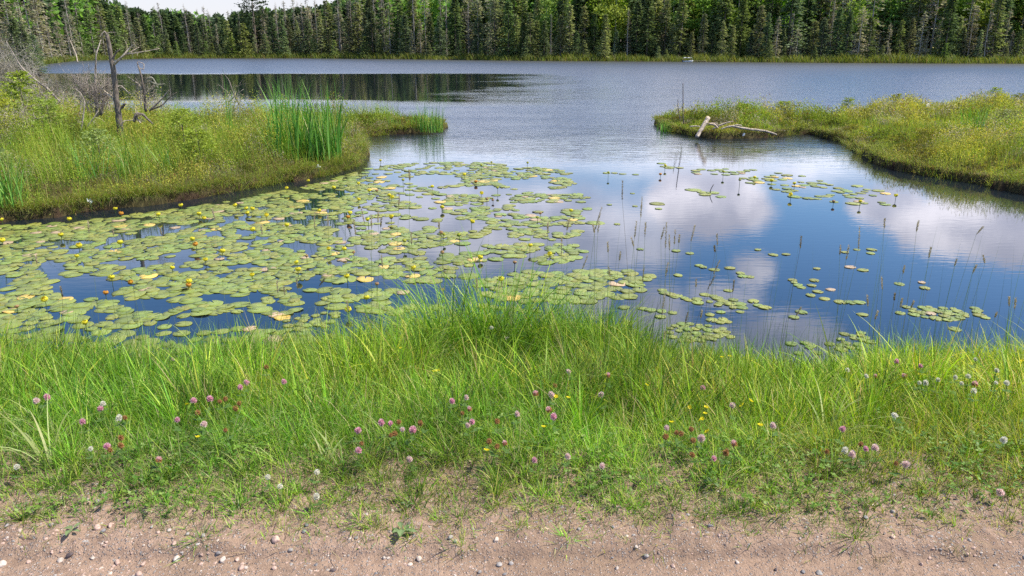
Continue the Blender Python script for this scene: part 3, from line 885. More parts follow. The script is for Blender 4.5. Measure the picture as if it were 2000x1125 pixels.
NAMES = {'spruce': 'spruce_tree', 'mid': 'spruce_tree', 'grey': 'lichen_spruce', 'dead': 'dead_spruce', 'larch': 'young_larch', 'balsam': 'fir_tree', 'leafy': 'leafy_tree', 'pine': 'pine_tree'}
LOOK = {'spruce': 'dark green spruce', 'mid': 'mid-green spruce', 'grey': 'thin grey-green lichened spruce', 'dead': 'bare grey dead spruce', 'larch': 'small pale green larch', 'balsam': 'broad yellow-green conical fir', 'leafy': 'bright green leafy tree', 'pine': 'tall dark pine with layered limbs'}
CATS = {'spruce': 'spruce', 'mid': 'spruce', 'grey': 'spruce', 'dead': 'dead tree', 'larch': 'larch', 'balsam': 'fir', 'leafy': 'leafy tree', 'pine': 'pine'}
GRPS = {'spruce': 'spruces on the far shore', 'mid': 'spruces on the far shore', 'grey': 'lichened spruces on the far shore', 'dead': 'dead spruces on the far shore', 'larch': 'young larches at the water edge', 'balsam': 'firs on the far shore', 'leafy': 'leafy trees on the far shore', 'pine': None}
FZ = [(150, 'behind brushy left bank'), (280, 'behind the standing snag'), (440, 'right of the standing snag'), (570, 'around the tall pine'), (700, 'above cattail clump'), (880, 'above grassy spit'),
      (1110, 'beyond mid lake'), (1310, 'left of white boat'), (1450, 'behind white boat'), (1600, 'right of white boat'), (1790, 'above right bank'), (9999, 'at right end of far shore')]
tree_items = []
def add_tree(kind, x, y, H, row, zoff=0.0, rz=None, wide=1.0):
    var = TREES[kind][rng.integers(0, len(TREES[kind]))]
    tm, cm, pn, H0 = var
    o = bpy.data.objects.new(NAMES[kind], None); COL.objects.link(o)
    o.empty_display_size = 0.5
    z = float(height(np.array([x]), np.array([y]))[0]) + zoff
    o.location = (x, y, z)
    s_ = H / H0
    o.rotation_euler = (0, 0, rng.uniform(0, 6.28) if rz is None else rz)
    o.scale = (s_ * wide * 1.3, s_ * wide * 1.3, s_)
    put('trunk', tm, o); put(pn, cm, o)
    tag(o, None, CATS[kind], GRPS[kind])
    px, py = project((x, y, z))
    zone = next(zn for lim, zn in FZ if px < lim)
    tree_items.append((o, px, LOOK[kind], f"in the {row} row {zone}"))
    return o
sx = np.array([p[0] for p in SHORE_PX]); 
def shore_at(px):
    py = np.interp(px, sx, [p[1] for p in SHORE_PX])
    p = P(px, py); return p
def behind(px, d):
    """point d metres behind the far waterline along the view ray through px"""
    p = shore_at(max(px, 70)) if px >= 70 else P(px, 127.5)
    q = np.array([p[0], p[1]]); q = q / np.linalg.norm(q)
    return p[0] + q[0] * d, p[1] + q[1] * d
def top_h(px, py, x, y):
    """height that makes a tree at x, y reach photo row py"""
    dd = ray(px, py); tt = y / dd[1]
    return CAM_H + dd[2] * tt - float(height(np.array([x]), np.array([y]))[0])
SKY_X = [-100, 0, 150, 230, 300, 350, 420, 480, 520, 560, 620, 660, 720, 800, 1000, 1300, 2200]
SKY_Y = [-60, -50, -35, 0, 22, 20, 30, 22, 15, 18, 14, 2, -10, -18, -25, -40, -45]
def sky_top(px):
    return np.interp(px, SKY_X, SKY_Y)
ZKIND = [(-80, 150, ['grey', 'dead', 'grey', 'dead', 'grey']), (150, 290, ['grey', 'grey', 'mid', 'spruce', 'dead']), (290, 520, ['spruce', 'spruce', 'mid', 'spruce', 'spruce', 'dead']), (520, 720, ['mid', 'grey', 'mid', 'grey', 'dead', 'spruce']),
         (720, 1000, ['grey', 'mid', 'grey', 'dead', 'mid', 'spruce']), (1000, 1370, ['spruce', 'mid', 'mid', 'mid', 'spruce', 'dead']), (1370, 1450, ['balsam', 'mid', 'spruce']), (1450, 2120, ['grey', 'mid', 'spruce', 'dead', 'grey', 'mid'])]
def pick(px):
    for a_, b_, ks in ZKIND:
        if a_ <= px < b_:
            return ks[rng.integers(0, len(ks))]
    return 'mid'
# front row
px = -70.0
while px < 2090:
    kd = pick(px)
    d = rng.uniform(3.5, 8)
    x, y = behind(px, d)
    tp = rng.uniform(8, 68) if rng.random() < 0.5 else rng.uniform(-20, 35)
    tp = max(tp, sky_top(px) + rng.uniform(4, 26))
    if px > 820 and rng.random() < 0.5: tp = rng.uniform(18, 75)
    if kd == 'balsam': tp = rng.uniform(-10, 20)
    add_tree(kd, x, y, top_h(px, tp, x, y), 'front', wide=rng.uniform(0.8, 1.15))
    px += rng.uniform(11, 23)
# second row
px = -80.0
while px < 2100:
    kd = pick(px)
    if rng.random() < (0.3 if px > 850 else 0.12) and px > 640: kd = 'leafy'
    x, y = behind(px, rng.uniform(9, 16))
    tp = sky_top(px) + rng.uniform(-8, 14)
    add_tree(kd, x, y, top_h(px, tp, x, y), 'second', wide=rng.uniform(0.85, 1.2))
    px += rng.uniform(15, 30)
# back row, leafy crowns over the conifers
px = -60.0
while px < 2110:
    leafy_p = 0.75 if px > 850 else (0.35 if px > 640 else 0.12)
    kd = 'leafy' if rng.random() < leafy_p else ('spruce' if px > 230 else 'grey')
    if 290 < px < 660 and rng.random() < 0.4: kd = 'dead'
    x, y = behind(px, rng.uniform(18, 30))
    tp = sky_top(px) + (rng.uniform(-14, 6) if px > 660 else rng.uniform(-6, 12))
    if kd == 'dead': tp = sky_top(px) - rng.uniform(2, 20)
    add_tree(kd, x, y, top_h(px, tp, x, y), 'back', wide=rng.uniform(0.9, 1.25))
    px += rng.uniform(20, 40)
for px in (262, 322, 371, 395, 408, 546, 563, 581, 596, 607, 622, 641, 668, 690, 702, 735, 748, 812, 872):
    x, y = behind(px, rng.uniform(11, 17)); add_tree('dead', x, y, top_h(px, sky_top(px) - rng.uniform(6, 26), x, y), 'second', wide=0.9)
x, y = behind(502, 10); add_tree('pine', x, y, top_h(502, -14, x, y), 'front', wide=1.0)
# small larches and shoreline spruces
for px, tp in [(311, 70), (332, 77), (347, 80), (405, 80), (417, 84), (430, 86), (455, 62), (481, 45), (292, 88), (520, 66), (615, 72), (655, 78), (715, 70), (745, 75), (838, 82), (905, 78), (940, 84), (1140, 78), (1285, 90), (1300, 95), (1180, 58),
               (1500, 78), (1590, 92), (1720, 88), (1842, 84), (1960, 90), (560, 70), (1030, 70)]:
    x, y = behind(px, rng.uniform(1.6, 3.0))
    add_tree('larch', x, y, top_h(px, tp, x, y), 'shoreline')
for px, tp in [(36, 36), (52, 42), (70, 66)]:
    dd = rng.uniform(66, 72); p = PD(px, 112, dd)
    add_tree('spruce', p[0], dd, top_h(px, tp, p[0], dd), 'nearer left', wide=1.1)
ordinals(tree_items, None)

# the wood behind the first rows, read as one mass
g = Geo()
for q_ in range(820):
    px = rng.uniform(-120, 2150) if q_ < 330 else (rng.uniform(-60, 760) if q_ < 540 else rng.uniform(650, 2100)); x, y = behind(px, rng.uniform(30, 75) if q_ < 330 else rng.uniform(16, 40))
    z = float(height(np.array([x]), np.array([y]))[0])
    H = max(3.0, top_h(px, sky_top(px) + rng.uniform(0, 16), x, y)); leafy = rng.random() < (0.6 if px > 750 else 0.15)
    n_ = 230
    zf = rng.random(n_) ** 0.8; a_ = rng.uniform(0, 6.28, n_)
    Rr = (2.4 * np.sqrt(np.clip(1 - ((zf - 0.6) / 0.45) ** 2, 0.02, 1)) if leafy else 1.7 * (1 - zf) ** 0.8) * np.sqrt(rng.random(n_))
    pos = np.stack([x + np.cos(a_) * Rr, y + np.sin(a_) * Rr, z + zf * H], 1)
    dd = rng.normal(0, 1, (n_, 3)); dd[:, 2] -= 0.3
    c_ = (np.array([0.20, 0.33, 0.06]) if leafy else np.array([0.075, 0.11, 0.05])) * rng.uniform(0.7, 1.3)
    cards(g, pos, dd, 1.2, 0.75, c_ * rng.uniform(0.7, 1.3, (n_, 1)))
tag(g.build('woods', M_crown), 'dense mixed wood filling the slope behind the shoreline trees', 'woods', kind='stuff')
# shoreline sedge and bushes of the far side
g = Geo()
n = 26000
pxs = rng.uniform(-60, 2100, n)
xs, ys = np.zeros(n), np.zeros(n)
pyi = np.interp(pxs, sx, [p[1] for p in SHORE_PX])
u = (pxs - 1000) / FPX; v = -(pyi - 562.5) / FPX
dy = math.cos(PITCH) + v * math.sin(PITCH); dz = -math.sin(PITCH) + v * math.cos(PITCH)
tt = -CAM_H / dz; X0 = u * tt; Y0 = dy * tt
dist = np.hypot(X0, Y0); dd = rng.uniform(-0.6, 1, n) ** 1 * 4.5 + 0.6
xs = X0 + X0 / dist * dd; ys = Y0 + Y0 / dist * dd
zz = height(xs, ys)
k = zz > -0.25
hn = fbm(pxs, pxs * 0, 0.05, 3, 141)
L = (0.45 + 1.5 * hn) * rng.uniform(0.5, 1.3, n)
c = jcol(n, [(0.17, 0.225, 0.04), (0.23, 0.25, 0.055), (0.11, 0.17, 0.03), (0.3, 0.26, 0.12)], [4, 3, 2, 0.8]) * (0.75 + 0.5 * fbm(pxs, dd, 0.09, 3, 151))[:, None]
blades(g, np.stack([xs, ys, zz - 0.05], 1)[k], L[k], 0.10, rng.uniform(0, 6.28, n)[k], 0.25, 0.8, c[k], 2)
tag(g.build('shoreline_sedge', M_marsh), 'bright yellow-green sedge fringe along the far shore', 'sedge', kind='stuff')

# ------------------------------------------------------------------ lily pads
m, t, b, out = mat_new('lily_pad')
at = t.node('ShaderNodeAttribute', attribute_name='Col')
oi = t.node('ShaderNodeObjectInfo')
hs = t.node('ShaderNodeHueSaturation')
t.link(at.outputs['Color'], hs.inputs['Color'])
t.link(t.mapr(oi.outputs['Random'], 0, 1, 0.486, 0.512, False), hs.inputs['Hue'])
t.link(t.mapr(t.math('FRACT', t.math('MULTIPLY', oi.outputs['Random'], 23.1)), 0, 1, 0.8, 1.22, False), hs.inputs['Value'])
hs.inputs['Saturation'].default_value = 0.95
gp = t.node('ShaderNodeNewGeometry')
nn = t.noise(gp.outputs['Position'], 14, 4, 0.6)
spots = t.mapr(t.noise(gp.outputs['Position'], 30, 4, 0.65), 0.60, 0.68)
c = t.mix(t.mapr(nn, 0.55, 0.8, 0, 0.6), hs.outputs[0], (0.24, 0.26, 0.075))
c = t.mix(t.math('MULTIPLY', spots, 0.7), c, (0.17, 0.12, 0.045))
t.link(c, b.inputs['Base Color'])
b.inputs['Roughness'].default_value = 0.42
b.inputs['Specular IOR Level'].default_value = 0.3
bm = t.node('ShaderNodeBump'); bm.inputs['Distance'].default_value = 0.01; bm.inputs['Strength'].default_value = 0.5
t.link(nn, bm.inputs['Height']); t.link(bm.outputs[0], b.inputs['Normal'])
M_pad = m
PAD_GREEN = (0.18, 0.225, 0.036)
def pad_arrays(r, rot=0.0, wav=0.02, tilt=(0, 0), col=PAD_GREEN, lift=None, curl=0.0):
    """one heart-notched floating leaf: top skin with a rim, a little thickness"""
    n = 22; notch = 0.28
    a_ = np.linspace(notch / 2, 2 * np.pi - notch / 2, n)
    ph = rng.uniform(0, 6.28); ph2 = rng.uniform(0, 6.28)
    rr = r * (1 + 0.045 * np.sin(2 * a_ + ph) + 0.035 * np.sin(5 * a_ + ph2) + rng.normal(0, 0.012, n))
    rr = rr * np.where((np.arange(n) == 0) | (np.arange(n) == n - 1), 0.97, 1.0)
    elong = 1.12
    def ring(f, z):
        x = np.cos(a_) * rr * f * elong; y = np.sin(a_) * rr * f
        zz = z + wav * r * np.sin(3 * a_ + ph) * f ** 2 + curl * r * f ** 3 * np.clip(np.sin(a_ + ph2), 0, 1)
        return np.stack([x, y, zz], 1)
    V = np.concatenate([[[0.04 * r, 0, 0.002]], ring(0.55, 0.002), ring(1.0, 0.0035), ring(1.0, -0.001)])
    V[:, 2] += V[:, 0] * tilt[0] + V[:, 1] * tilt[1]
    c_, s_ = math.cos(rot), math.sin(rot)
    V = np.stack([V[:, 0] * c_ - V[:, 1] * s_, V[:, 0] * s_ + V[:, 1] * c_, V[:, 2]], 1)
    i = np.arange(n - 1)
    T = np.stack([np.zeros(n - 1, int), 1 + i, 2 + i], 1)
    Q = np.concatenate([np.stack([1 + i, 1 + n + i, 2 + n + i, 2 + i], 1), np.stack([1 + n + i, 1 + 2 * n + i, 2 + 2 * n + i, 2 + n + i], 1)])
    C = np.tile(np.array(col), (len(V), 1))
    C[0] = C[0] * 1.25
    C[1 + n:] *= 0.92
    return V, [T, Q], C
def inpoly_px(px, py, poly):
    return sdist(px, py, np.array(poly, float)) > 0
MAT_A = [(-300, 470), (0, 442), (150, 434), (330, 411), (480, 388), (640, 354), (715, 328), (760, 322), (860, 316), (960, 318), (1080, 330), (1150, 345), (1110, 372), (1180, 398), (1125, 418), (1155, 445), (1100, 468), (1155, 492), (1120, 508),
         (1000, 520), (890, 520), (880, 548), (780, 560), (800, 585), (860, 600), (760, 618), (690, 606), (600, 590), (560, 622), (450, 612), (330, 640), (200, 650), (0, 664), (-300, 700)]
MAT_B = [(930, 548), (1000, 532), (1100, 530), (1220, 528), (1270, 540), (1240, 555), (1270, 572), (1190, 590), (1000, 590), (940, 575)]
MAT_D = [(1020, 645), (1100, 632), (1240, 640), (1250, 660), (1240, 690), (1050, 690)]
MAT_D2 = [(1305, 640), (1340, 632), (1420, 640), (1430, 662), (1340, 668), (1310, 660)]
MAT_E = [(1776, 604), (1820, 598), (1866, 604), (1890, 618), (1850, 628), (1790, 624)]
MAT_G = [(1340, 332), (1440, 328), (1520, 336), (1620, 352), (1700, 368), (1765, 386), (1735, 402), (1640, 398), (1560, 392), (1500, 366), (1420, 352), (1350, 345)]
MAT_H = [(540, 612), (660, 610), (650, 640), (560, 650)]
MAT_I = [(-200, 655), (0, 655), (330, 650), (470, 640), (560, 650), (700, 660), (500, 690), (0, 700)]
MAT_J = [(1620, 655), (1700, 648), (1700, 682), (1640, 685)]
HOLES = [(165, 562, 75, 22), (290, 595, 70, 13), (100, 525, 36, 18), (260, 515, 60, 9), (430, 583, 40, 10), (730, 556, 70, 9), (590, 482, 50, 8), (900, 440, 60, 12), (850, 352, 60, 12), (920, 372, 80, 8), (340, 508, 40, 7),
         (880, 487, 60, 8), (960, 470, 50, 10), (700, 560, 60, 8), (420, 620, 70, 6), (470, 520, 50, 5), (790, 500, 30, 6), (560, 600, 40, 5), (740, 430, 50, 5), (1040, 360, 40, 12), (600, 560, 50, 5), (60, 425, 60, 5), (1050, 400, 40, 6), (820, 410, 40, 4)]
pads = []   # x, y, r, kind
def too_close(x, y, r, f):
    if not pads:
        return False
    a_ = np.array([p[:3] for p in pads])
    return np.any(np.hypot(a_[:, 0] - x, a_[:, 1] - y) < f * (a_[:, 2] + r))
def fill(poly, rmin, rmax, tries, f, dens=None, yr=None):
    pp = np.array(poly, float)
    lo, hi = pp.min(0), pp.max(0)
    w0 = P(lo[0], lo[1])[:2]; w1 = P(hi[0], lo[1])[:2]; w2 = P(500, hi[1])[:2]
    for _ in range(tries):
        x = rng.uniform(min(w0[0], P(lo[0], hi[1])[0]), max(w1[0], P(hi[0], hi[1])[0])); y = rng.uniform(w2[1], w0[1])
        px, py = project((x, y, 0))
        if not inpoly_px(np.array([px]), np.array([py]), pp)[0]:
            continue
        if dens is not None and rng.random() > dens(px, py):
            continue
        r = rng.uniform(rmin, rmax) * (np.interp(px, [500, 800], [1.0, 0.74]) if rmin > 0.07 else 1.0)
        if y < y_shore(np.array([x]))[0] + r + 0.05:
            continue
        if sdist(np.array([x]), np.array([y]), LEFT_BANK)[0] > -r - 0.02:
            continue
        if too_close(x, y, r, f):
            continue
        pads.append((x, y, r))
def densA(px, py):
    for hx, hy, rx_, ry_ in HOLES:
        if ((px - hx) / rx_) ** 2 + ((py - hy) / ry_) ** 2 < 1:
            return 0
    d_ = 1.0 if px < 560 else np.interp(px, [560, 760, 1000, 1180], [1.0, 0.78, 0.5, 0.3])
    nz_ = float(fbm(np.array([px / 60.0]), np.array([py / 14.0]), 1.0, 2, 161)[0])
    return d_ * (1.0 if nz_ > (0.39 if px < 560 else 0.48) else 0.12)
fill(MAT_A, 0.052, 0.108, 34000, 0.52, densA)
fill(MAT_B, 0.08, 0.13, 500, 0.62)
fill(MAT_D, 0.03, 0.055, 500, 0.7)
fill(MAT_D2, 0.03, 0.055, 260, 0.7)
fill(MAT_E, 0.03, 0.06, 260, 0.75)
fill(MAT_G, 0.06, 0.11, 900, 0.7, lambda px, py: 0.5 if fbm(np.array([px / 50.0]), np.array([py / 9.0]), 1, 2, 171)[0] > 0.42 else 0.05)
fill(MAT_H, 0.03, 0.055, 120, 0.8)
fill(MAT_I, 0.05, 0.11, 700, 0.66, lambda px, py: 0.8)
fill(MAT_J, 0.03, 0.05, 60, 0.8)
for (x0, y0, x1, y1, n_, r_) in [(1290, 568, 1372, 592, 16, 0.05), (1372, 572, 1452, 602, 15, 0.05), (1385, 590, 1450, 604, 10, 0.04), (1470, 590, 1500, 600, 8, 0.05), (1388, 622, 1422, 630, 7, 0.045), (1900, 604, 1926, 622, 7, 0.05), (1545, 546, 1566, 562, 6, 0.045),
                                 (1565, 668, 1600, 690, 6, 0.04), (1000, 604, 1060, 606, 5, 0.05), (1860, 640, 1882, 646, 4, 0.05), (940, 598, 1000, 606, 5, 0.05), (1288, 322, 1330, 335, 6, 0.09), (1345, 372, 1412, 380, 5, 0.12), (1280, 396, 1300, 400, 2, 0.12), (1180, 336, 1260, 342, 6, 0.08), (1120, 430, 1200, 436, 3, 0.11)]:
    for k in range(n_):
        f_ = (k + rng.random()) / n_
        q = P(x0 + (x1 - x0) * f_, y0 + (y1 - y0) * f_ + rng.normal(0, 2.2))
        r = r_ * rng.uniform(0.75, 1.2)
        if not too_close(q[0], q[1], r, 0.7): pads.append((q[0], q[1], r))
for (px, py) in [(1595, 525), (1590, 548), (1585, 558), (1597, 570), (1583, 577), (1610, 584), (1622, 566), (1615, 565), (1650, 493), (1673, 488), (1702, 488), (1700, 495), (1685, 528), (1660, 522), (1690, 527), (1756, 555), (1800, 552), (1806, 563), (1640, 590), (1660, 591), (1678, 591), (1770, 600), (1758, 612),
                 (1565, 610), (1550, 620), (1684, 615), (1510, 498), (1535, 497), (1205, 438), (1240, 403), (1286, 408), (1365, 519), (1324, 538), (1347, 495), (1320, 490), (1368, 518), (1373, 522), (1425, 524), (1446, 534), (1395, 527), (1434, 524), (1450, 540), (1465, 541), (1455, 542), (1255, 603), (1270, 606), (1292, 608), (1313, 611),
                 (1290, 619), (1480, 488), (1250, 487), (1422, 568), (1432, 586), (1386, 615), (1407, 610), (1225, 631), (1218, 601), (972, 583), (1850, 690), (1620, 672), (1632, 662), (1560, 690), (1545, 672), (915, 540), (1190, 400), (1235, 378)]:
    q = P(px, py); r = rng.uniform(0.04, 0.058) if px > 1000 else 0.11
    if not too_close(q[0], q[1], r, 0.6): pads.append((q[0], q[1], r))
pads = [p for p in pads if p[1] > y_shore(np.array([p[0]]))[0] + p[2] * 0.6]
def pad_size_px(p):
    px, py = project((p[0], p[1], 0)); return p[2] / p[1] ** 1.5 if -40 < px < 2040 else 0
pads.sort(key=pad_size_px, reverse=True)
PADV = {}
for nm, col, kw in (('green', PAD_GREEN, {}), ('yellow', (0.62, 0.42, 0.07), dict(wav=0.04, curl=0.12)), ('pink', (0.42, 0.30, 0.17), dict(wav=0.05))):
    PADV[nm] = []
    for k in range(7 if nm == 'green' else 3):
        V_, F_, C_ = pad_arrays(1.0, 0, kw.get('wav', [0.008, 0.018, 0.012][k % 3]), (0, 0), col, curl=kw.get('curl', [0, 0, 0.05, 0, 0.14][k % 5]))
        V_ = V_ * [1, 1, 1]; V_[:, 2] = V_[:, 2]
        g = Geo(); g.add(V_, F_, C_); PADV[nm].append(g.mesh('leaf_blade', M_pad))
def near_zone(px, py):
    if px > 1500: return 'in open blue water below right bank' if py > 420 else 'in loose patch below right bank'
    if px > 1270: return 'on open water below driftwood log' if py < 450 else 'in small-leaved drifts right of tall clump'
    if px > 900: return 'in the scattered right half of the mat' if py < 515 else 'beside the tall grass clump'
    if py > 600: return 'against the grassy near shore'
    if px > 560: return 'in the mat below the grassy spit' if py < 450 else 'in the middle front of the mat'
    return 'in the dense mat along left bank' if py < 480 else 'in the dense front left of the mat'
pad_items = []
gp_ = Geo()
for k, (x, y, r) in enumerate(pads):
    px, py = project((x, y, 0))
    roll = rng.random()
    # yellowed leaves sit in the large-leaved mat only
    kind = 'yellow' if (roll < 0.03 and r > 0.07) else ('pink' if roll < 0.045 else 'green')
    z = 0.0015 + 0.003 * rng.random()
    if k < 300:
        me = PADV[kind][rng.integers(0, len(PADV[kind]))]
        o = put('lily_pad', me, None, (x, y, z), rng.uniform(0, 6.28), (r, r, r * 0.8))
        o.rotation_euler = (rng.normal(0, 0.012), rng.normal(0, 0.012), rng.uniform(0, 6.28))
        o['category'] = 'lily pad'
        size = 'large' if r > 0.12 else ('small' if r < 0.07 else 'mid-sized')
        look = {'green': f'{size} round green lily pad', 'yellow': 'yellow-orange withering lily pad', 'pink': 'pinkish-brown ageing lily pad'}[kind]
        zone = near_zone(px, py)
        if kind == 'green':
            o['label'] = f'{look} floating {zone}'
            o['group'] = f'{size} green lily pads {zone}'
        else:
            o['group'] = {'yellow': 'yellowed lily pads', 'pink': 'ageing lily pads'}[kind]
            pad_items.append((o, px, look, zone))
    else:
        c_ = {'green': np.array(PAD_GREEN) * rng.uniform(0.8, 1.2) * np.array([rng.uniform(0.85, 1.2), 1, 1]), 'yellow': (0.55, 0.4, 0.08), 'pink': (0.38, 0.28, 0.16)}[kind]
        V_, F_, C_ = pad_arrays(r, rng.uniform(0, 6.28), 0.012, (rng.normal(0, 0.012), rng.normal(0, 0.012)), c_)
        gp_.add(V_ + [x, y, z], F_, C_)
ordinals(pad_items, None)
tag(gp_.build('lily_pads', M_pad), 'the smaller and farther floating lily pads of the mat', 'lily pads', kind='stuff')
print('PADS', len(pads))

# ------------------------------------------------------------------ pond lily blooms
def lathe(g, prof, col, n=14, lobes=0, amp=0.0, mi=0, cz=0):
    prof = np.array(prof, float); a_ = np.linspace(0, 2 * np.pi, n, endpoint=False)
    md = 1 + amp * np.cos(lobes * a_)
    V = np.stack([prof[:, 0][:, None] * md * np.cos(a_), prof[:, 0][:, None] * md * np.sin(a_), np.repeat(prof[:, 1][:, None], n, 1)], 2) + [0, 0, cz]
    i = np.arange(n); j = (i + 1) % n
    F = np.concatenate([np.stack([k * n + i, k * n + j, (k + 1) * n + j, (k + 1) * n + i], 1) for k in range(len(prof) - 1)])
    g.add(V.reshape(-1, 3), F, col, mi)
def lily_bloom(open_=1.0, col=(0.86, 0.76, 0.05), base=(0.50, 0.55, 0.06)):
    g = Geo()
    # overlapping cupped sepals
    for ring_, (n_, rad, hh, off) in enumerate(((3, 0.021, 0.030, 0), (3, 0.019, 0.033, 1.05))):
        for k in range(n_):
            a_ = off + k * 2.094
            u_ = np.linspace(-1, 1, 5); v_ = np.linspace(0, 1, 6)
            U, W_ = np.meshgrid(u_, v_)
            wid = 0.98 * np.sin(np.pi * np.clip(W_ * 0.88 + 0.10, 0, 1)) ** 0.5
            ang = a_ + U * wid
            prof = rad * np.sin(np.pi * (0.07 + (0.80 - 0.07 * open_) * W_)) ** 0.75
            V = np.stack([np.cos(ang) * prof, np.sin(ang) * prof, hh * W_ - 0.005 * U ** 2 * W_ ** 2], 2)
            idx = np.arange(30).reshape(6, 5)
            F = np.stack([idx[:-1, :-1].ravel(), idx[:-1, 1:].ravel(), idx[1:, 1:].ravel(), idx[1:, :-1].ravel()], 1)
            cc = np.array(base)[None] * (1 - W_.ravel()[:, None]) ** 2 + np.array(col)[None] * (1 - (1 - W_.ravel()[:, None]) ** 2)
            g.add(V.reshape(-1, 3), F, cc)
    lathe(g, [(0.0, 0.004), (0.010, 0.006), (0.012, 0.02), (0.0, 0.024)], (0.60, 0.42, 0.03), 10)
    return g.mesh('bloom', M_petal)
BLOOM = {'yellow': [lily_bloom(1.0), lily_bloom(0.3), lily_bloom(2.0)], 'orange': [lily_bloom(0.8, (0.72, 0.36, 0.05), (0.45, 0.2, 0.08))], 'green': [lily_bloom(-0.5, (0.48, 0.50, 0.07), (0.22, 0.30, 0.06))], 'brown': [lily_bloom(0.2, (0.5, 0.33, 0.17), (0.30, 0.13, 0.07))]}
def stem_mesh(name='stem', r=0.0032, col=(0.12, 0.19, 0.05), bend=0.06, sides=6):
    g = Geo(); k = 6
    pts = np.zeros((k, 3)); pts[:, 2] = np.linspace(-1, 0, k)
    pts[:, 0] = bend * (pts[:, 2]) ** 2; tube(g, pts, r, col, sides, cap=False)
    return g
LST = {}
def lily_stem(h):
    key = round(h, 2)
    if key not in LST:
        g = Geo(); k = 6; z_ = np.linspace(-h - 0.03, 0.003, k)
        pts = np.stack([0.12 * z_ ** 2, 0 * z_, z_], 1); tube(g, pts, 0.0036, (0.10, 0.16, 0.04), 6, cap=False)
        LST[key] = g.mesh('stem', M_stem)
    return LST[key]
LILIES = {'yellow': [(4, 430), (135, 429), (119, 460), (4, 471), (154, 481), (149, 501), (225, 409), (235, 475), (375, 468), (434, 492), (401, 508), (336, 524), (218, 543), (369, 551), (492, 538), (88, 585), (167, 631), (482, 408), (492, 409), (484, 417), (389, 419), (398, 427),
                     (354, 402), (495, 450), (520, 421), (624, 412), (764, 424), (719, 430), (863, 406), (921, 434), (642, 486), (672, 487), (580, 513), (582, 528), (678, 541), (716, 583), (809, 524), (980, 546), (680, 607), (743, 314), (700, 359), (721, 373), (760, 382), (765, 386), (602, 354),
                     (651, 368), (907, 342), (844, 365), (683, 417), (1074, 497), (1035, 480), (937, 504), (1299, 324), (1474, 347), (1507, 354), (1552, 359), (1545, 381), (1750, 383), (1680, 394), (560, 368), (700, 390), (940, 378), (460, 402), (310, 420), (560, 441), (1115, 412)],
          'orange': [(236, 418), (255, 551), (383, 478), (368, 558), (206, 573), (679, 425), (930, 356), (1290, 341)],
          'green': [(789, 471), (787, 352), (960, 317), (1030, 318), (972, 367), (897, 460), (684, 418), (1050, 425), (866, 458), (1413, 336), (1188, 337), (940, 323), (1445, 352)],
          'brown': [(599, 500), (691, 493), (861, 455), (864, 493), (1005, 513), (33, 599), (736, 373), (951, 389), (963, 391), (764, 426), (1056, 417), (736, 555), (1628, 394), (865, 566)]}
LL = {'yellow': 'round yellow pond lily bloom', 'orange': 'orange-tinged fading pond lily bloom', 'green': 'greenish closed pond lily bud', 'brown': 'brown spent pond lily head'}
items = []
for kd, lst in LILIES.items():
    for px, py in lst:
        h = rng.uniform(0.03, 0.075) if kd != 'green' else rng.uniform(0.08, 0.14)
        p = P(px, py, h + 0.012)
        o = bpy.data.objects.new('pond_lily', None); COL.objects.link(o); o.empty_display_size = 0.05
        s_ = rng.uniform(1.25, 1.65) * (1.0 if p[1] < 9 else 1.12)
        if kd in ('green', 'brown'): s_ *= 0.78
        o.location = (p[0], p[1], h); o.rotation_euler = (0, 0, rng.uniform(0, 6.28))
        bl = put('bloom', BLOOM[kd][rng.integers(0, len(BLOOM[kd]))], o, sc=s_)
        bl.rotation_euler = (rng.normal(0, 0.2), rng.normal(0, 0.2), 0)
        put('stem', lily_stem(h), o)
        tag(o, None, 'pond lily', 'pond lily flowers above the pads')
        items.append((o, px, LL[kd], near_zone(px, py)))
ordinals(items, None)

# ------------------------------------------------------------------ flowers in the grass
def clover_bloom(kind, v=0):
    g = Geo()
    cols = {'pink': [(0.80, 0.38, 0.50), (0.90, 0.62, 0.66)], 'pale': [(0.88, 0.64, 0.62), (0.92, 0.80, 0.72)], 'white': [(0.90, 0.86, 0.70), (0.94, 0.92, 0.82)], 'brown': [(0.44, 0.24, 0.09), (0.56, 0.33, 0.14)], 'fading': [(0.88, 0.60, 0.58), (0.56, 0.30, 0.12)]}[kind]
    n = 130; i = np.arange(n)
    ph = np.arccos(1 - 1.75 * (i + 0.5) / n); th = i * 2.39996
    d = np.stack([np.sin(ph) * np.cos(th), np.sin(ph) * np.sin(th), np.cos(ph)], 1)
    f = (d[:, 2] > -0.1)
    c = np.where((rng.random(n) < 0.5)[:, None], cols[0], cols[1])
    if kind == 'fading':
        c = np.where((d[:, 2] > 0.2)[:, None], cols[0], cols[1])
    c = c * rng.uniform(0.75, 1.2, (n, 1))
    base = d * [0.006, 0.006, 0.008]
    dd = d + rng.normal(0, 0.15, (n, 3)); dd[:, 2] += 0.25 if kind != 'brown' else -0.5
    for _ in range(2):
        cards(g, base, dd, 0.011 * rng.uniform(0.85, 1.15, n), 0.0038, c)
    lathe(g, [(0.0, -0.008), (0.007, -0.006), (0.009, 0.0), (0.007, 0.007), (0.0, 0.010)], np.array(cols[0]) * 0.8, 10)
    return g.mesh('bloom', M_petal)
CB = {k: [clover_bloom(k), clover_bloom(k)] for k in ('pink', 'pale', 'white', 'brown', 'fading')}
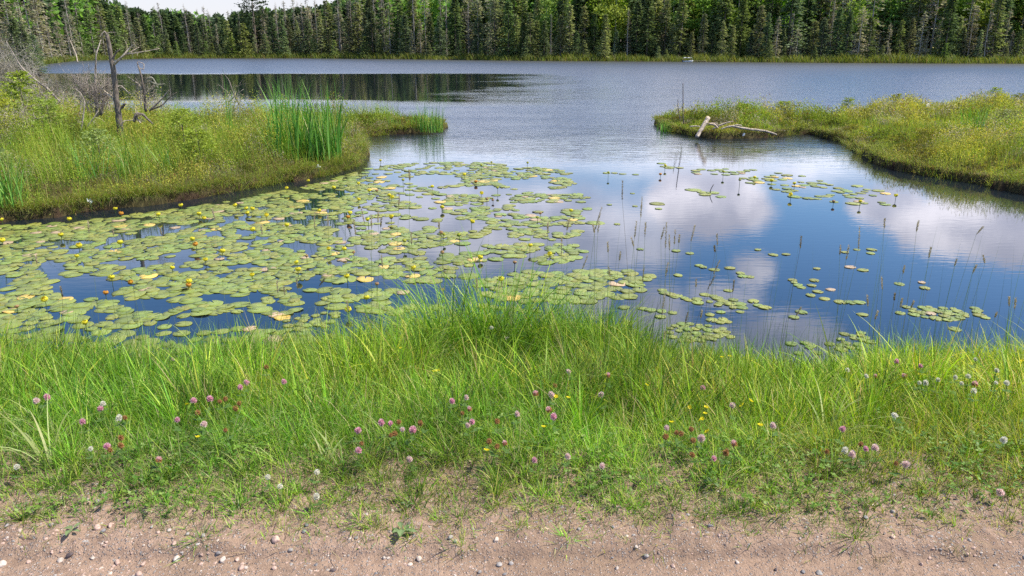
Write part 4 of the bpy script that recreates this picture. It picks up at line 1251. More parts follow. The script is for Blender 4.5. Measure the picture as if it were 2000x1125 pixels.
def trefoil():
    g = Geo()
    a0 = rng.uniform(0, 6.28); zq = rng.uniform(-0.09, -0.03)
    off = np.array([math.cos(a0) * 0.004, math.sin(a0) * 0.004, zq])
    V = [off]
    for q in range(3):
        aa = a0 + (q - 1) * 1.3
        d_ = np.array([math.cos(aa), math.sin(aa), 0.25]); s_ = np.array([-math.sin(aa), math.cos(aa), 0])
        V += [off + d_ * 0.013 + s_ * 0.008, off + d_ * 0.026, off + d_ * 0.013 - s_ * 0.008]
    g.add(np.array(V), np.array([[0, 1, 2, 3], [0, 4, 5, 6], [0, 7, 8, 9]]), (0.11, 0.2, 0.045))
    return g.mesh('leaf', M_grass)
TREF = [trefoil() for _ in range(3)]
def thin_stem(h, r=0.0012, col=(0.13, 0.22, 0.05)):
    g = Geo(); k = 5; z_ = np.linspace(-h, -0.004, k)
    tube(g, np.stack([0.25 * z_ ** 2, 0.1 * z_ ** 2, z_], 1), r, col, 4, cap=False)
    return g.mesh('stem', M_stem)
TST = [thin_stem(0.28) for _ in range(3)]
def cup_bloom():
    g = Geo()
    for k in range(5):
        a_ = k * 1.2566
        u_ = np.linspace(-1, 1, 4); v_ = np.linspace(0, 1, 4); U, W_ = np.meshgrid(u_, v_)
        ang = a_ + U * 0.68 * np.sin(np.pi * (0.15 + 0.72 * W_)) ; rad = 0.0025 + 0.0115 * W_
        V = np.stack([np.cos(ang) * rad, np.sin(ang) * rad, 0.006 * W_ ** 1.5 + 0.001 * U ** 2], 2)
        idx = np.arange(16).reshape(4, 4)
        F = np.stack([idx[:-1, :-1].ravel(), idx[:-1, 1:].ravel(), idx[1:, 1:].ravel(), idx[1:, :-1].ravel()], 1)
        g.add(V.reshape(-1, 3), F, (0.85, 0.72, 0.02))
    lathe(g, [(0.0, 0.0), (0.0035, 0.001), (0.0035, 0.004), (0.0, 0.006)], (0.6, 0.5, 0.03), 8)
    return g.mesh('bloom', M_petal)
CUP = cup_bloom()
FL = {'pink': [(92, 776), (196, 798), (209, 872), (378, 783), (410, 779), (346, 820), (469, 757), (482, 747), (555, 746), (745, 826), (763, 827), (806, 840), (699, 841), (700, 880), (922, 824), (1081, 814), (1044, 899), (1394, 896), (1751, 706), (1798, 715), (1645, 838), (1691, 877), (883, 784), (161, 824), (1373, 758)],
      'pale': [(337, 702), (71, 783), (786, 839), (800, 897), (1111, 726), (1010, 809), (1109, 892), (1176, 911), (1174, 771), (1077, 771), (1370, 856), (911, 777), (1430, 792), (1510, 832), (1664, 888), (1768, 907), (1954, 962), (1302, 836), (1709, 875), (914, 831), (398, 829)],
      'white': [(201, 789), (232, 817), (177, 877), (33, 912), (523, 932), (619, 922), (618, 970), (547, 950), (1655, 723), (1692, 735), (1832, 742), (1866, 737), (1891, 735), (1906, 702), (1878, 749), (1947, 724), (1945, 748), (1966, 748), (1796, 748), (1808, 748), (1902, 764), (1748, 812), (960, 640), (990, 660), (1960, 860), (1650, 880)],
      'brown': [(244, 816), (386, 806), (429, 784), (460, 798), (467, 788), (440, 779), (779, 824), (821, 826), (763, 850), (771, 847), (706, 866), (971, 823), (955, 862), (971, 872), (1084, 753), (1300, 853), (1321, 845), (1330, 847), (1354, 860), (1350, 838), (1418, 884), (1352, 888), (1615, 882), (1681, 867), (1750, 905), (236, 855), (236, 870), (520, 717), (903, 807), (215, 879), (440, 840)],
      'fading': [(1187, 733), (1046, 769), (1434, 867), (986, 866), (917, 799), (1710, 735), (1767, 735), (1072, 800), (1904, 750), (310, 898)],
      'cup': [(386, 854), (950, 880), (855, 725), (1110, 777), (1347, 795), (1379, 796), (1367, 821), (1372, 818), (1382, 843), (1450, 792), (1466, 783), (1485, 831), (1425, 696), (1465, 669), (1410, 698), (1263, 752), (1062, 834), (848, 726), (1312, 825), (1086, 775), (1377, 808), (1998, 705), (783, 680), (365, 790)]}
FLOOK = {'pink': 'bright pink round clover head', 'pale': 'pale pink clover head', 'white': 'small white clover head', 'brown': 'rusty brown spent clover head', 'fading': 'half-faded pink and brown clover head', 'cup': 'tiny glossy yellow buttercup'}
def grass_zone(px, py):
    cx = 'at far left' if px < 300 else 'left of centre' if px < 620 else 'at the centre' if px < 1000 else 'right of centre' if px < 1500 else 'at far right'
    ry_ = 'at the water edge' if py < 740 else 'in the mid grass' if py < 850 else 'in grass near the dirt'
    return f'{ry_} {cx}'
def hit(px, py, add=0.0):
    """where a pixel ray enters the grass canopy"""
    d = ray(px, py); ts = np.linspace(2.2, 9, 1400)
    pts = np.array([0, 0, CAM_H]) + ts[:, None] * d
    s_ = pts[:, 2] - (ground_z(pts[:, 0], pts[:, 1]) + canopy(pts[:, 0], pts[:, 1]) + add)
    k = np.argmax(s_ < 0)
    return pts[k]
items = []
for kd, lst in FL.items():
    for px, py in lst:
        p = hit(px, py, 0.0)
        o = bpy.data.objects.new('buttercup' if kd == 'cup' else 'clover_flower', None); COL.objects.link(o); o.empty_display_size = 0.03
        o.location = p; o.rotation_euler = (rng.normal(0, 0.12), rng.normal(0, 0.12), rng.uniform(0, 6.28))
        s_ = rng.uniform(0.62, 0.92) * {'white': 0.85, 'brown': 0.85}.get(kd, 1.0)
        if kd == 'cup':
            b_ = put('bloom', CUP, o, sc=s_); b_.rotation_euler = (rng.normal(0.25, 0.3), rng.normal(0, 0.3), 0)
        else:
            b_ = put('bloom', CB[kd][rng.integers(0, 2)], o, sc=(s_, s_, s_ * rng.uniform(0.9, 1.25))); b_.rotation_euler = (rng.normal(0, 0.35), rng.normal(0, 0.35), 0)
            put('leaf', TREF[rng.integers(0, 3)], o)
        st = put('stem', TST[rng.integers(0, 3)], o)
        tag(o, None, 'buttercup' if kd == 'cup' else 'clover', 'buttercups in the grass' if kd == 'cup' else 'clover heads in the grass')
        items.append((o, px, FLOOK[kd], grass_zone(px, py)))
ordinals(items, None)

# ------------------------------------------------------------------ tall grass stalks with seed heads
def seed_head(g, p, d, L, r, col):
    n = int(90 * max(1, L / 0.12)); tt = rng.random(n); a_ = rng.uniform(0, 6.28, n)
    d = norm(np.array([d]))[0]; ax = norm(np.cross(d, [0.3, 1, 0.2])[None])[0]; ay = np.cross(d, ax)
    rad = r * np.sin(np.pi * np.clip(tt * 0.9 + 0.07, 0, 1)) ** 0.6
    out_ = np.cos(a_)[:, None] * ax + np.sin(a_)[:, None] * ay
    cards(g, p + d * (tt * L)[:, None] + out_ * rad[:, None] * 0.35, d * 0.8 + out_ * 0.5, 0.013, r * 0.9, np.array(col) * rng.uniform(0.65, 1.3, (n, 1)))
    tube(g, [p, p + d * L * 0.5, p + d * L * 0.96], [r * 0.45, r * 0.55, r * 0.2], np.array(col) * 0.7, 5)
HEADS = [(1216, 352, 38, 0), (1254, 385, 42, 0), (1176, 404, 46, 12), (1171, 428, 26, 3), (1158, 438, 18, -4), (1187, 473, 22, -2), (1212, 492, 18, 2), (1243, 433, 34, 2), (1233, 463, 20, -6), (1261, 436, 28, 0), (1302, 436, 50, 0), (1298, 443, 28, 4), (1307, 460, 30, -2), (1319, 450, 28, 0), (1327, 460, 16, 0),
         (1357, 440, 32, 6), (1400, 458, 22, -3), (1395, 480, 14, -3), (1305, 514, 26, 4), (1258, 520, 32, 2), (1188, 520, 24, -5), (1148, 498, 28, 10), (1097, 464, 34, 0), (1406, 508, 30, 9), (1398, 536, 30, 14), (1360, 546, 16, 0), (1434, 548, 22, 1), (1565, 462, 24, 0), (1642, 480, 18, 0), (1658, 480, 30, 0),
         (1679, 444, 42, -2), (1728, 428, 18, 0), (1794, 432, 22, 0), (1818, 484, 20, 2), (1767, 520, 16, 2), (1722, 540, 26, -2), (1748, 574, 14, 0), (1869, 506, 16, 0), (1907, 518, 18, 3), (1921, 442, 18, 7), (1920, 498, 16, -4), (1971, 580, 20, -4), (1984, 582, 26, -6), (1694, 576, 22, -1), (1762, 584, 18, 1), (1785, 588, 16, 2),
         (1947, 610, 12, 0), (1715, 608, 18, 3), (1565, 600, 20, 8), (1298, 572, 46, 2), (1344, 610, 24, 5), (1371, 608, 14, 2), (541, 548, 26, 1), (579, 542, 24, 1), (678, 588, 24, 0), (931, 544, 26, 0), (640, 537, 22, 18), (554, 558, 20, 0), (745, 500, 22, -1), (803, 455, 24, 0), (725, 420, 26, 0), (745, 426, 20, 4), (780, 379, 24, 2),
         (690, 430, 30, -3), (706, 408, 28, -5), (614, 418, 30, 2), (640, 420, 22, 0), (739, 412, 22, 1), (799, 330, 24, 0), (857, 435, 14, 0), (1070, 435, 20, 0), (1112, 428, 24, 4), (415, 408, 24, -2), (172, 432, 24, 3), (313, 445, 16, 0), (220, 448, 12, 0), (510, 440, 18, -1), (118, 560, 22, 1), (70, 500, 16, 0), (1262, 690, 16, 1), (1298, 648, 14, 0), (1345, 700, 12, 0)]
items = []
for px, py, ln, tl in HEADS:
    d = ray(px, py)
    # root on the bank shoulder, nearer where the head hangs lower
    yy = 5.0 + rng.uniform(-0.35, 0.25) if py < 560 else 4.4 + rng.uniform(-0.2, 0.3)
    top = PD(px, py, yy)
    dep = yy * math.cos(PITCH) - (top[2] - CAM_H) * math.sin(PITCH)
    Lh = ln / FPX * dep
    tilt = tl / FPX * dep
    hd = np.array([tilt, rng.normal(0, 0.01), Lh]); hb = top - hd
    gz = float(ground_z(np.array([hb[0]]), np.array([yy]))[0])
    root = np.array([hb[0] - tilt * 2.0 + rng.normal(0, 0.05), yy + rng.normal(0, 0.05), gz - 0.02])
    o = bpy.data.objects.new('grass_stalk', None); COL.objects.link(o); o.empty_display_size = 0.05; o.location = root
    k = 8; f = np.linspace(0, 1, k)[:, None]
    mid = (root + hb) / 2 + np.array([rng.normal(0, 0.02) - tilt * 0.4, 0, 0])
    pts = (1 - f) ** 2 * root + 2 * f * (1 - f) * mid + f ** 2 * hb
    dark = rng.random() < 0.15
    g = Geo(); tube(g, pts - root, np.linspace(0.0013, 0.0008, k), (0.20, 0.26, 0.09) if not dark else (0.17, 0.15, 0.08), 4, cap=False)
    g.build('stem', M_stem, o)
    g = Geo(); seed_head(g, hb - root, hd, max(Lh, 0.03), 0.0033, (0.28, 0.22, 0.14) if dark else (0.48, 0.40, 0.28)); g.build('seed_head', M_stem, o)
    tag(o, None, 'grass stalk', 'tall grass stalks along the near shore')
    look = ('short' if ln < 17 else 'long' if ln > 31 else 'slim') + (' dark brown' if dark else ' buff') + ' seed head on a bare stalk'
    cx = 'left of tall clump' if px < 760 else 'over the tall clump' if px < 1140 else 'right of clump' if px < 1290 else 'before the blue reflection' if px < 1500 else 'near right bank'
    items.append((o, px, look, ('high ' if py < 470 else 'low ') + cx))
# bare stalks without visible heads, kept as part of the sedge
g = Geo()
n = 230
x = rng.uniform(-3.6, 4.2, n); y = rng.uniform(4.6, 5.3, n); k = rng.random(n) < np.interp(x, [-3.6, 0.3, 0.8, 4.2], [0.35, 0.5, 1, 0.9]); x, y = x[k], y[k]; n = len(x)
blades(g, np.stack([x, y, ground_z(x, y)], 1), rng.uniform(0.5, 1.25, n), 0.0028, rng.uniform(0, 6.28, n), rng.uniform(0, 0.12, n), rng.uniform(0, 0.25, n), jcol(n, [(0.13, 0.19, 0.06), (0.2, 0.2, 0.09)], [3, 1]), 6)
tag(g.build('fine_sedge', M_grass), 'hair-thin sedge stems rising above the near bank', 'sedge', kind='stuff')
ordinals(items, None)

# ------------------------------------------------------------------ cattails
def cattail(px, pyb, pyt, wpx, n, label, cat='cattails', zb=0.33, lean=0.22, group='cattail clumps on the left bank', colr=None, w_=0.011, dist=None):
    p = P(px, pyb, zb) if dist is None else PD(px, pyb, dist)
    dep = p[1]
    Hh = (pyb - pyt) / FPX * dep * 1.03
    wr = wpx / 2 / FPX * dep
    r_ = np.sqrt(rng.random(n)) * wr; a_ = rng.uniform(0, 6.28, n)
    base = np.stack([np.cos(a_) * r_, np.sin(a_) * r_ * 0.8, np.full(n, -0.12)], 1)
    g = Geo()
    az_ = np.where(rng.random(n) < 0.7, np.where(rng.random(n) < 0.5, 0.0, np.pi) + rng.normal(0, 0.7, n), rng.uniform(0, 6.28, n))
    c_ = jcol(n, colr or [(0.07, 0.20, 0.03), (0.14, 0.33, 0.055), (0.26, 0.46, 0.10), (0.5, 0.48, 0.22)], [4, 4, 3, 0.4])
    blades(g, base, Hh * rng.uniform(0.75, 1.45, n), w_ * 1.5 * rng.uniform(0.7, 1.3, n) * max(1, dep / 15), az_, np.abs(rng.normal(0, lean * 0.5, n)), rng.uniform(0.0, 0.75, n), c_, 6)
    o = put('cattail', None, None, p); o.empty_display_size = 0.1
    g.build('leaves', M_grass, o)
    tag(o, label, cat, group)
    if n > 60:
        for k in range(7):
            g = Geo(); h_ = Hh * rng.uniform(0.6, 0.9); xx = rng.uniform(-wr, wr)
            tube(g, [[0, 0, 0], [0.01, 0, h_ * 0.5], [0.03, 0, h_]], 0.004, (0.13, 0.19, 0.06), 4)
            s_ = put('stem', g.mesh('stem', M_stem), o, (xx, rng.uniform(-wr, wr) * 0.5, 0))
    return o
cattail(596, 298, 186, 150, 210, 'big dense clump of tall green cattail leaves at the left bank tip', w_=0.017, lean=0.16)
cattail(560, 262, 172, 40, 46, 'upright cattail sprig behind left side of the big clump')
cattail(625, 300, 232, 60, 90, 'dark green dense cattails low in front of the big clump', lean=0.1)
cattail(446, 268, 168, 22, 16, 'narrow lone cattail spray standing right of the green larch', lean=0.12)
cattail(175, 350, 268, 60, 34, 'fan of cattail leaves below the dead brush on left bank', lean=0.6)
cattail(240, 345, 278, 30, 22, 'narrow cattail fan directly below the standing snag', lean=0.45)
cattail(262, 338, 262, 40, 22, 'loose cattail spray right of the snag foot', lean=0.5)
cattail(330, 332, 262, 44, 28, 'leaning cattail fan below the green larch', lean=0.55)
cattail(14, 385, 288, 70, 60, 'tall pale cattail clump at the left edge of the bank', lean=0.5)
cattail(50, 360, 320, 40, 18, 'short cattail tuft beside the pale clump at left edge', lean=0.6)
cattail(228, 268, 238, 16, 14, 'short dark cattail tuft at the snag base', lean=0.2)
cattail(842, 250, 206, 46, 120, 'tall fine sedge tuft on the end of the grassy spit', 'sedge', zb=0.18, group='sedge tufts on the spit', w_=0.006, lean=0.15)
cattail(812, 246, 212, 30, 50, 'shorter sedge tuft just left of the spit end', 'sedge', zb=0.2, group='sedge tufts on the spit', w_=0.006, lean=0.15)
cattail(770, 246, 214, 26, 22, 'thin sedge tuft in the middle of the spit', 'sedge', zb=0.2, group='sedge tufts on the spit', w_=0.006, lean=0.15)
cattail(660, 262, 214, 70, 90, 'yellow-green sedge tuft right of the cattails where spit begins', 'sedge', group='sedge tufts on the spit', w_=0.007, colr=[(0.2, 0.27, 0.05), (0.14, 0.22, 0.04)][0:1] + [(0.14, 0.22, 0.04), (0.24, 0.28, 0.06), (0.3, 0.28, 0.12)])
cattail(1895, 262, 205, 46, 40, 'upright green cattail leaves in the middle of right bank', zb=0.4, group='cattails on the right bank', lean=0.25)
cattail(1298, 250, 230, 30, 60, 'soft sedge tuft at the tip of the right bank', 'sedge', zb=0.12, group='sedge tufts on right bank', w_=0.006)
cattail(1372, 226, 196, 16, 18, 'thin sedge spray behind the two sticks', 'sedge', zb=0.3, group='sedge tufts on right bank', w_=0.006)
cattail(1446, 214, 190, 20, 24, 'thin sedge spray on the back edge of right bank', 'sedge', zb=0.3, group='sedge tufts on right bank', w_=0.006)

# ------------------------------------------------------------------ snag, dead brush and driftwood
def path_px(pts, dist, radpx, jitter=0.0):
    out_ = []; rr = []
    for k, (a_, b_) in enumerate(pts):
        dd = dist + (rng.normal(0, jitter) if k else 0)
        out_.append(PD(a_, b_, dd)); rr.append(radpx[min(k, len(radpx) - 1)] / FPX * dist)
    return np.array(out_), rr
def smooth_path(p, r, k=4):
    n = len(p); t0 = np.arange(n); t1 = np.linspace(0, n - 1, (n - 1) * k + 1)
    q = np.stack([np.interp(t1, t0, p[:, i]) for i in range(3)], 1)
    q[1:-1] = (q[:-2] + 2 * q[1:-1] + q[2:]) / 4
    q[1:-1] += rng.normal(0, 0.10, q[1:-1].shape) * np.interp(t1, t0, r)[1:-1, None]
    return q, np.interp(t1, t0, r)
WOOD = (0.15, 0.122, 0.098); PALE = (0.46, 0.38, 0.29); GREY = (0.33, 0.28, 0.235)
SD = 17.2
def limb(parent, root, pts, rad, col, name='branch', dist=SD, jit=0.05, kids=0):
    p, r = path_px(pts, dist, rad, jit); q, rr = smooth_path(p, r)
    g = Geo(); tube(g, q - root, rr, col, 7, rough=0.06)
    br = g.build(name, M_dead, parent)
    if not kids:
        return br
    g = Geo()
    for _ in range(kids):
        k = rng.integers(1, len(q)); twig(g, q[k] - root, rng.normal(0, 1, 3) + [0, 0, 0.4], rng.uniform(0.08, 0.3), rr[k] * 0.35, 1, col, 0.4, 2)
    g.build('twigs', M_dead, br)
    return br
root = PD(238, 272, SD)
sn = put('dead_snag', None, None, root); sn.empty_display_size = 0.3
limb(sn, root, [(238, 272), (233, 240), (229, 205), (225, 170), (220, 130), (216, 108), (209, 66)], [6.6, 5.9, 5.2, 4.8, 4.5, 4.2, 3.4], WOOD, 'trunk', jit=0.0)
limb(sn, root, [(222, 126), (240, 110), (252, 95), (262, 86)], [2.8, 1.9, 1.4, 0.6], PALE, kids=6)
limb(sn, root, [(238, 112), (252, 103), (272, 92)], [1.4, 0.9, 0.4], PALE, kids=6)
limb(sn, root, [(246, 106), (268, 103), (312, 95)], [1.4, 0.9, 0.4], PALE, kids=3)
limb(sn, root, [(219, 122), (224, 106), (234, 96)], [2.0, 1.6, 0.7], WOOD, kids=2)
limb(sn, root, [(208, 70), (204, 60), (198, 76)], [2.2, 1.4, 0.6], GREY, kids=5)
limb(sn, root, [(230, 214), (238, 210), (245, 202)], [3.0, 2.8, 1.8], WOOD)
limb(sn, root, [(229, 207), (218, 190), (205, 178), (196, 172)], [2.0, 1.5, 1.0, 0.5], PALE, kids=5)
limb(sn, root, [(226, 172), (236, 166), (252, 182), (262, 184)], [1.4, 1.0, 0.7, 0.3], GREY, kids=3)
limb(sn, root, [(236, 262), (240, 238), (244, 236), (262, 234)], [2.2, 1.4, 1.0, 0.5], PALE, kids=2)
tag(sn, 'broken-topped dead tree trunk with pale forked limbs standing on left bank', 'dead tree')
def brush(px, pyb, pyt, wpx, n, dist, label, name='dead_bush', col=GREY, group='dead brush on the left bank', stems=None, lichen=0.0, cat='dead bush'):
    root = PD(px, pyb, dist); Hh = (pyb - pyt) / FPX * dist; W_ = wpx / 2 / FPX * dist
    o = put(name, None, None, root); o.empty_display_size = 0.3
    for a_ in (stems or []):
        limb(o, root, a_[0], a_[1], a_[2], 'stem', dist, 0.04, kids=3)
    g = Geo()
    for _ in range(n):
        a_ = rng.uniform(0, 6.28); sp_ = rng.uniform(0, 1)
        d = np.array([math.cos(a_) * sp_ * W_ / Hh * 1.6, math.sin(a_) * sp_ * W_ / Hh, rng.uniform(0.3, 1.0)])
        p0 = np.array([rng.normal(0, W_ * 0.35), rng.normal(0, W_ * 0.3), rng.uniform(0, 0.45) * Hh])
        twig(g, p0, d, Hh * rng.uniform(0.3, 0.62), 0.006, 2, np.array(col) * rng.uniform(0.7, 1.3), 0.5, 3, 0.1, 4, 0.8)
    g.build('twigs', M_dead, o)
    tag(o, label, cat, group)
    return o
brush(192, 225, 122, 66, 130, 17.6, 'tangled grey dead shrub just left of the standing snag', stems=[([(190, 228), (187, 190), (186, 150), (187, 108), (197, 78)], [3, 2.6, 2, 1.4, 0.7], GREY), ([(196, 225), (205, 190), (212, 150)], [3, 2, 0.8], WOOD)])
brush(285, 216, 130, 34, 16, 17.9, 'thin dead sapling with hanging lichen right of snag', name='dead_sapling', cat='dead sapling',
      stems=[([(285, 218), (283, 190), (279, 165), (274, 140), (268, 122)], [2.8, 2.4, 2.0, 1.6, 1.0], WOOD), ([(281, 176), (268, 162), (250, 150)], [1.5, 1.0, 0.5], GREY), ([(278, 150), (270, 132), (281, 136), (281, 124), (268, 120)], [1.1, 1.0, 0.8, 0.8, 0.5], GREY),
             ([(281, 162), (292, 158), (305, 165), (322, 164)], [1.6, 1.2, 0.9, 0.4], (0.30, 0.29, 0.22)), ([(282, 158), (296, 150), (303, 160), (308, 172)], [1.3, 1.4, 1.3, 0.5], (0.30, 0.29, 0.22))])
brush(298, 214, 168, 70, 14, 18.2, 'low spray of pale dead branches beside the dead sapling', stems=[([(292, 216), (310, 200), (325, 182), (330, 176)], [2.0, 1.5, 1.0, 0.5], GREY), ([(296, 214), (318, 205), (335, 186), (346, 180)], [1.6, 1.2, 0.8, 0.4], WOOD)])
brush(272, 240, 218, 44, 7, 16.8, 'weathered fallen stump and branches low right of snag', name='fallen_branch', cat='fallen branch', stems=[([(262, 238), (266, 222), (278, 222), (298, 242)], [2.5, 3.2, 2.6, 1.4], WOOD), ([(262, 226), (268, 232), (275, 240)], [1.5, 1.8, 1.2], PALE)])
brush(162, 235, 165, 26, 5, 16.6, 'bent pale dead stems at the foot of the tangled shrub', stems=[([(158, 258), (162, 230), (166, 200), (158, 182), (146, 172)], [1.6, 1.4, 1.2, 0.8, 0.4], GREY), ([(168, 250), (182, 232), (192, 216)], [1.3, 1.1, 0.6], PALE)])
brush(120, 210, 160, 80, 20, 19, 'faint grey dead branches leaning down toward the snag', stems=[([(118, 200), (92, 172), (72, 158), (40, 130), (12, 80)], [1.6, 2.0, 1.8, 1.2, 0.6], GREY), ([(152, 122), (148, 105), (135, 75)], [1.2, 1.0, 0.5], PALE)])
brush(24, 190, 62, 110, 120, 19.5, 'big tangle of grey lichened dead branches at left edge', lichen=1, col=(0.31, 0.285, 0.235))
brush(88, 220, 120, 70, 55, 19.0, 'wispy dead brush between the edge tangle and the snag', col=(0.33, 0.29, 0.25))
brush(30, 260, 190, 90, 34, 16.2, 'low grey dead twigs among green shoots at left edge', col=(0.33, 0.28, 0.25))
brush(455, 205, 140, 34, 4, 22.0, 'crooked dead sprig behind the lone cattail spray', name='dead_sapling', cat='dead sapling', stems=[([(468, 206), (455, 180), (448, 158), (438, 144)], [1.6, 1.2, 0.9, 0.4], WOOD), ([(446, 200), (460, 186), (476, 174)], [1.2, 0.9, 0.5], GREY)])
# soft green young larches and shoots on the banks
def larch_bush(px, pyb, pyt, wpx, dist, label, seed=0, col=(0.17, 0.22, 0.03), name='young_larch', group='young larches on the banks'):
    root = PD(px, pyb, dist); root[2] = float(height(root[:1], root[1:2])[0]); Hh = PD(px, pyt, dist)[2] - root[2]
    o = put(name, None, None, root); o.empty_display_size = 0.2
    g = Geo(); tube(g, [[0, 0, -0.1], [0.02, 0, Hh * 0.5], [0, 0, Hh * 0.96]], [0.018, 0.012, 0.004], BARK, 5); g.build('trunk', M_bark, o)
    W_ = wpx / 2 / FPX * dist
    cm = conifer_mesh(Hh, W_, np.array(col) * 1.25, np.array(col) * 1.9, 0.04, 190, 15, -0.05, 0.2, 0.05 * max(1, Hh), 0.7, name='foliage', width=0.35)
    cm.materials.clear(); cm.materials.append(M_marsh)
    put('foliage', cm, o)
    tag(o, label, 'larch', group)
larch_bush(362, 305, 212, 110, 15.6, 'soft bright green young larch in the middle of left bank')
larch_bush(392, 330, 250, 70, 14.4, 'lower young larch in front of the bright green one')
larch_bush(196, 320, 252, 110, 14.2, 'pale green young larch below the tangled dead shrub', col=(0.17, 0.22, 0.07))
larch_bush(55, 260, 138, 120, 17.0, 'feathery green larch at left edge before the grey tangle')
larch_bush(8, 290, 170, 90, 16.0, 'yellow-green larch cut off by the left edge', col=(0.24, 0.26, 0.03))
larch_bush(100, 262, 190, 80, 16.2, 'small feathery larch between left edge and snag', col=(0.17, 0.23, 0.04))
larch_bush(8, 420, 285, 60, 13.2, 'thin grey-green larch low at the left edge', col=(0.13, 0.17, 0.06))
larch_bush(1940, 204, 170, 44, 29, 'small upright green larch on back edge of right bank')
larch_bush(1655, 214, 190, 34, 26.5, 'tiny bright green larch halfway along right bank back edge')
larch_bush(1530, 222, 198, 50, 24.3, 'low bright green bush on the back of right bank', name='green_bush')
larch_bush(1450, 226, 202, 30, 24.2, 'small green shoot behind the driftwood branch', name='green_bush')
larch_bush(1748, 204, 182, 20, 27.5, 'small dull green sprig left of the white tuft', col=(0.14, 0.17, 0.06), name='green_bush')
larch_bush(1990, 205, 182, 50, 28, 'dull bush at the right end of the bank', col=(0.13, 0.15, 0.05), name='green_bush')
larch_bush(1960, 262, 214, 90, 20, 'greyish leafy bush low on the right bank', col=(0.17, 0.19, 0.08), name='green_bush')

def free_wood(name, label, cat, lst, group=None):
    """lst: (pixel points, height above water at each, radius px)"""
    p0 = P(lst[0][0][0][0], lst[0][0][0][1], lst[0][1][0])
    o = put(name, None, None, p0); o.empty_display_size = 0.2
    for k, (pts, zs, rad, col, pn) in enumerate(lst):
        q = np.array([P(a_, b_, z_) for (a_, b_), z_ in zip(pts, zs)])
        rr = [max(r_ / FPX * q[0][1], 0.004) for r_ in rad]
        qq, r2 = smooth_path(q, np.array(rr))
        g = Geo(); tube(g, qq - p0, r2, col, 9, rough=0.05); g.build(pn, M_dead, o)
    return tag(o, label, cat, group)
DRIFT = (0.50, 0.41, 0.32)
# the short leaning log keeps one distance, so its height comes from the picture row
p0 = PD(1362, 268, 20.6)
o = put('driftwood_log', None, None, p0)
q = np.array([PD(1361, 268, 20.6), PD(1368, 255, 20.7), PD(1376, 242, 20.8), PD(1383, 230, 20.9)])
g = Geo(); qq, r2 = smooth_path(q, np.array([0.05, 0.052, 0.056, 0.06])); tube(g, qq - p0, r2, DRIFT, 10, rough=0.06); g.build('log', M_dead, o)
g = Geo(); tube(g, [q[2] - p0, q[2] - p0 + [0.10, -0.05, 0.03]], [0.022, 0.010], DRIFT, 6); g.build('broken_stub', M_dead, o)
tag(o, 'short thick bleached log leaning up out of the water', 'log')
def flat_wood(name, label, cat, dist, lst, group='driftwood on the right bank tip'):
    a_, b_ = lst[0][0][0]; p0 = PD(a_, b_, dist)
    o = put(name, None, None, p0)
    for pts, rad, col, pn in lst:
        q = np.array([PD(x_, y_, dist + dd_) for x_, y_, dd_ in [(u_[0], u_[1], u_[2] if len(u_) > 2 else 0) for u_ in pts]])
        qq, r2 = smooth_path(q, np.array([r_ / FPX * dist for r_ in rad]))
        g = Geo(); tube(g, qq - p0, r2, col, 8, rough=0.05); g.build(pn, M_dead, o)
    return tag(o, label, cat, group)
flat_wood('driftwood_branch', 'long crooked bleached branch lying along the water edge', 'branch', 20.3, [([(1408, 252), (1420, 248), (1432, 246), (1452, 251), (1480, 254), (1500, 257), (1517, 263)], [0.8, 1.6, 2.1, 2.2, 2.0, 1.9, 1.4], (0.44, 0.36, 0.28), 'limb'),
                                          ([(1430, 246), (1440, 244), (1449, 245)], [1.6, 1.3, 0.8], (0.5, 0.42, 0.32), 'twig')])
flat_wood('driftwood_branch', 'thinner tan branch lying crosswise behind the long one', 'branch', 21.0, [([(1392, 252), (1405, 245), (1417, 240), (1432, 237)], [1.4, 1.8, 1.5, 0.8], (0.42, 0.34, 0.26), 'limb'), ([(1404, 246), (1398, 240), (1388, 240)], [1.2, 1.0, 0.5], (0.42, 0.34, 0.26), 'twig')])
flat_wood('driftwood_branch', 'short pale stick lying left of the leaning log', 'branch', 21.3, [([(1347, 247), (1358, 246), (1367, 247)], [1.0, 1.2, 0.8], (0.5, 0.42, 0.33), 'limb')])
flat_wood('driftwood_branch', 'broken tan slab beside the leaning log', 'branch', 20.9, [([(1384, 242), (1395, 243), (1402, 250)], [1.8, 2.4, 1.6], (0.46, 0.36, 0.27), 'limb')])
flat_wood('bleached_stone', 'small white stone at the water edge under driftwood', 'stone', 20.3, [([(1451, 266), (1453, 262), (1454, 260)], [1.5, 2.2, 1.2], (0.7, 0.66, 0.62), 'chip')], None)
def stick(name, pts, dist, rad, label, col=(0.12, 0.09, 0.075), cat='stick', group=None):
    q = np.array([PD(a_, b_, dist) for a_, b_ in pts]); p0 = q[0].copy()
    qq, r2 = smooth_path(q, np.array([rad / FPX * dist] * len(pts)) * np.linspace(1, 0.6, len(pts)))
    g = Geo(); tube(g, qq - p0, r2, col, 6)
    o = put(name, g.mesh(name, M_dead), None, p0); return tag(o, label, cat, group)
stick('upright_stick', [(1335, 242), (1334, 215), (1334, 190), (1334, 162)], 21.6, 1.1, 'taller of two thin sticks upright at right bank tip')
stick('upright_stick', [(1329, 236), (1326, 222), (1324, 208), (1324, 194)], 21.8, 1.0, 'shorter of two thin sticks upright at right bank tip')
q = P(1387, 378); stick('water_stick', [(1386, 382), (1388, 370), (1394, 360)], q[1], 1.0, 'small dark twig poking from a pad in open water', (0.1, 0.08, 0.07))
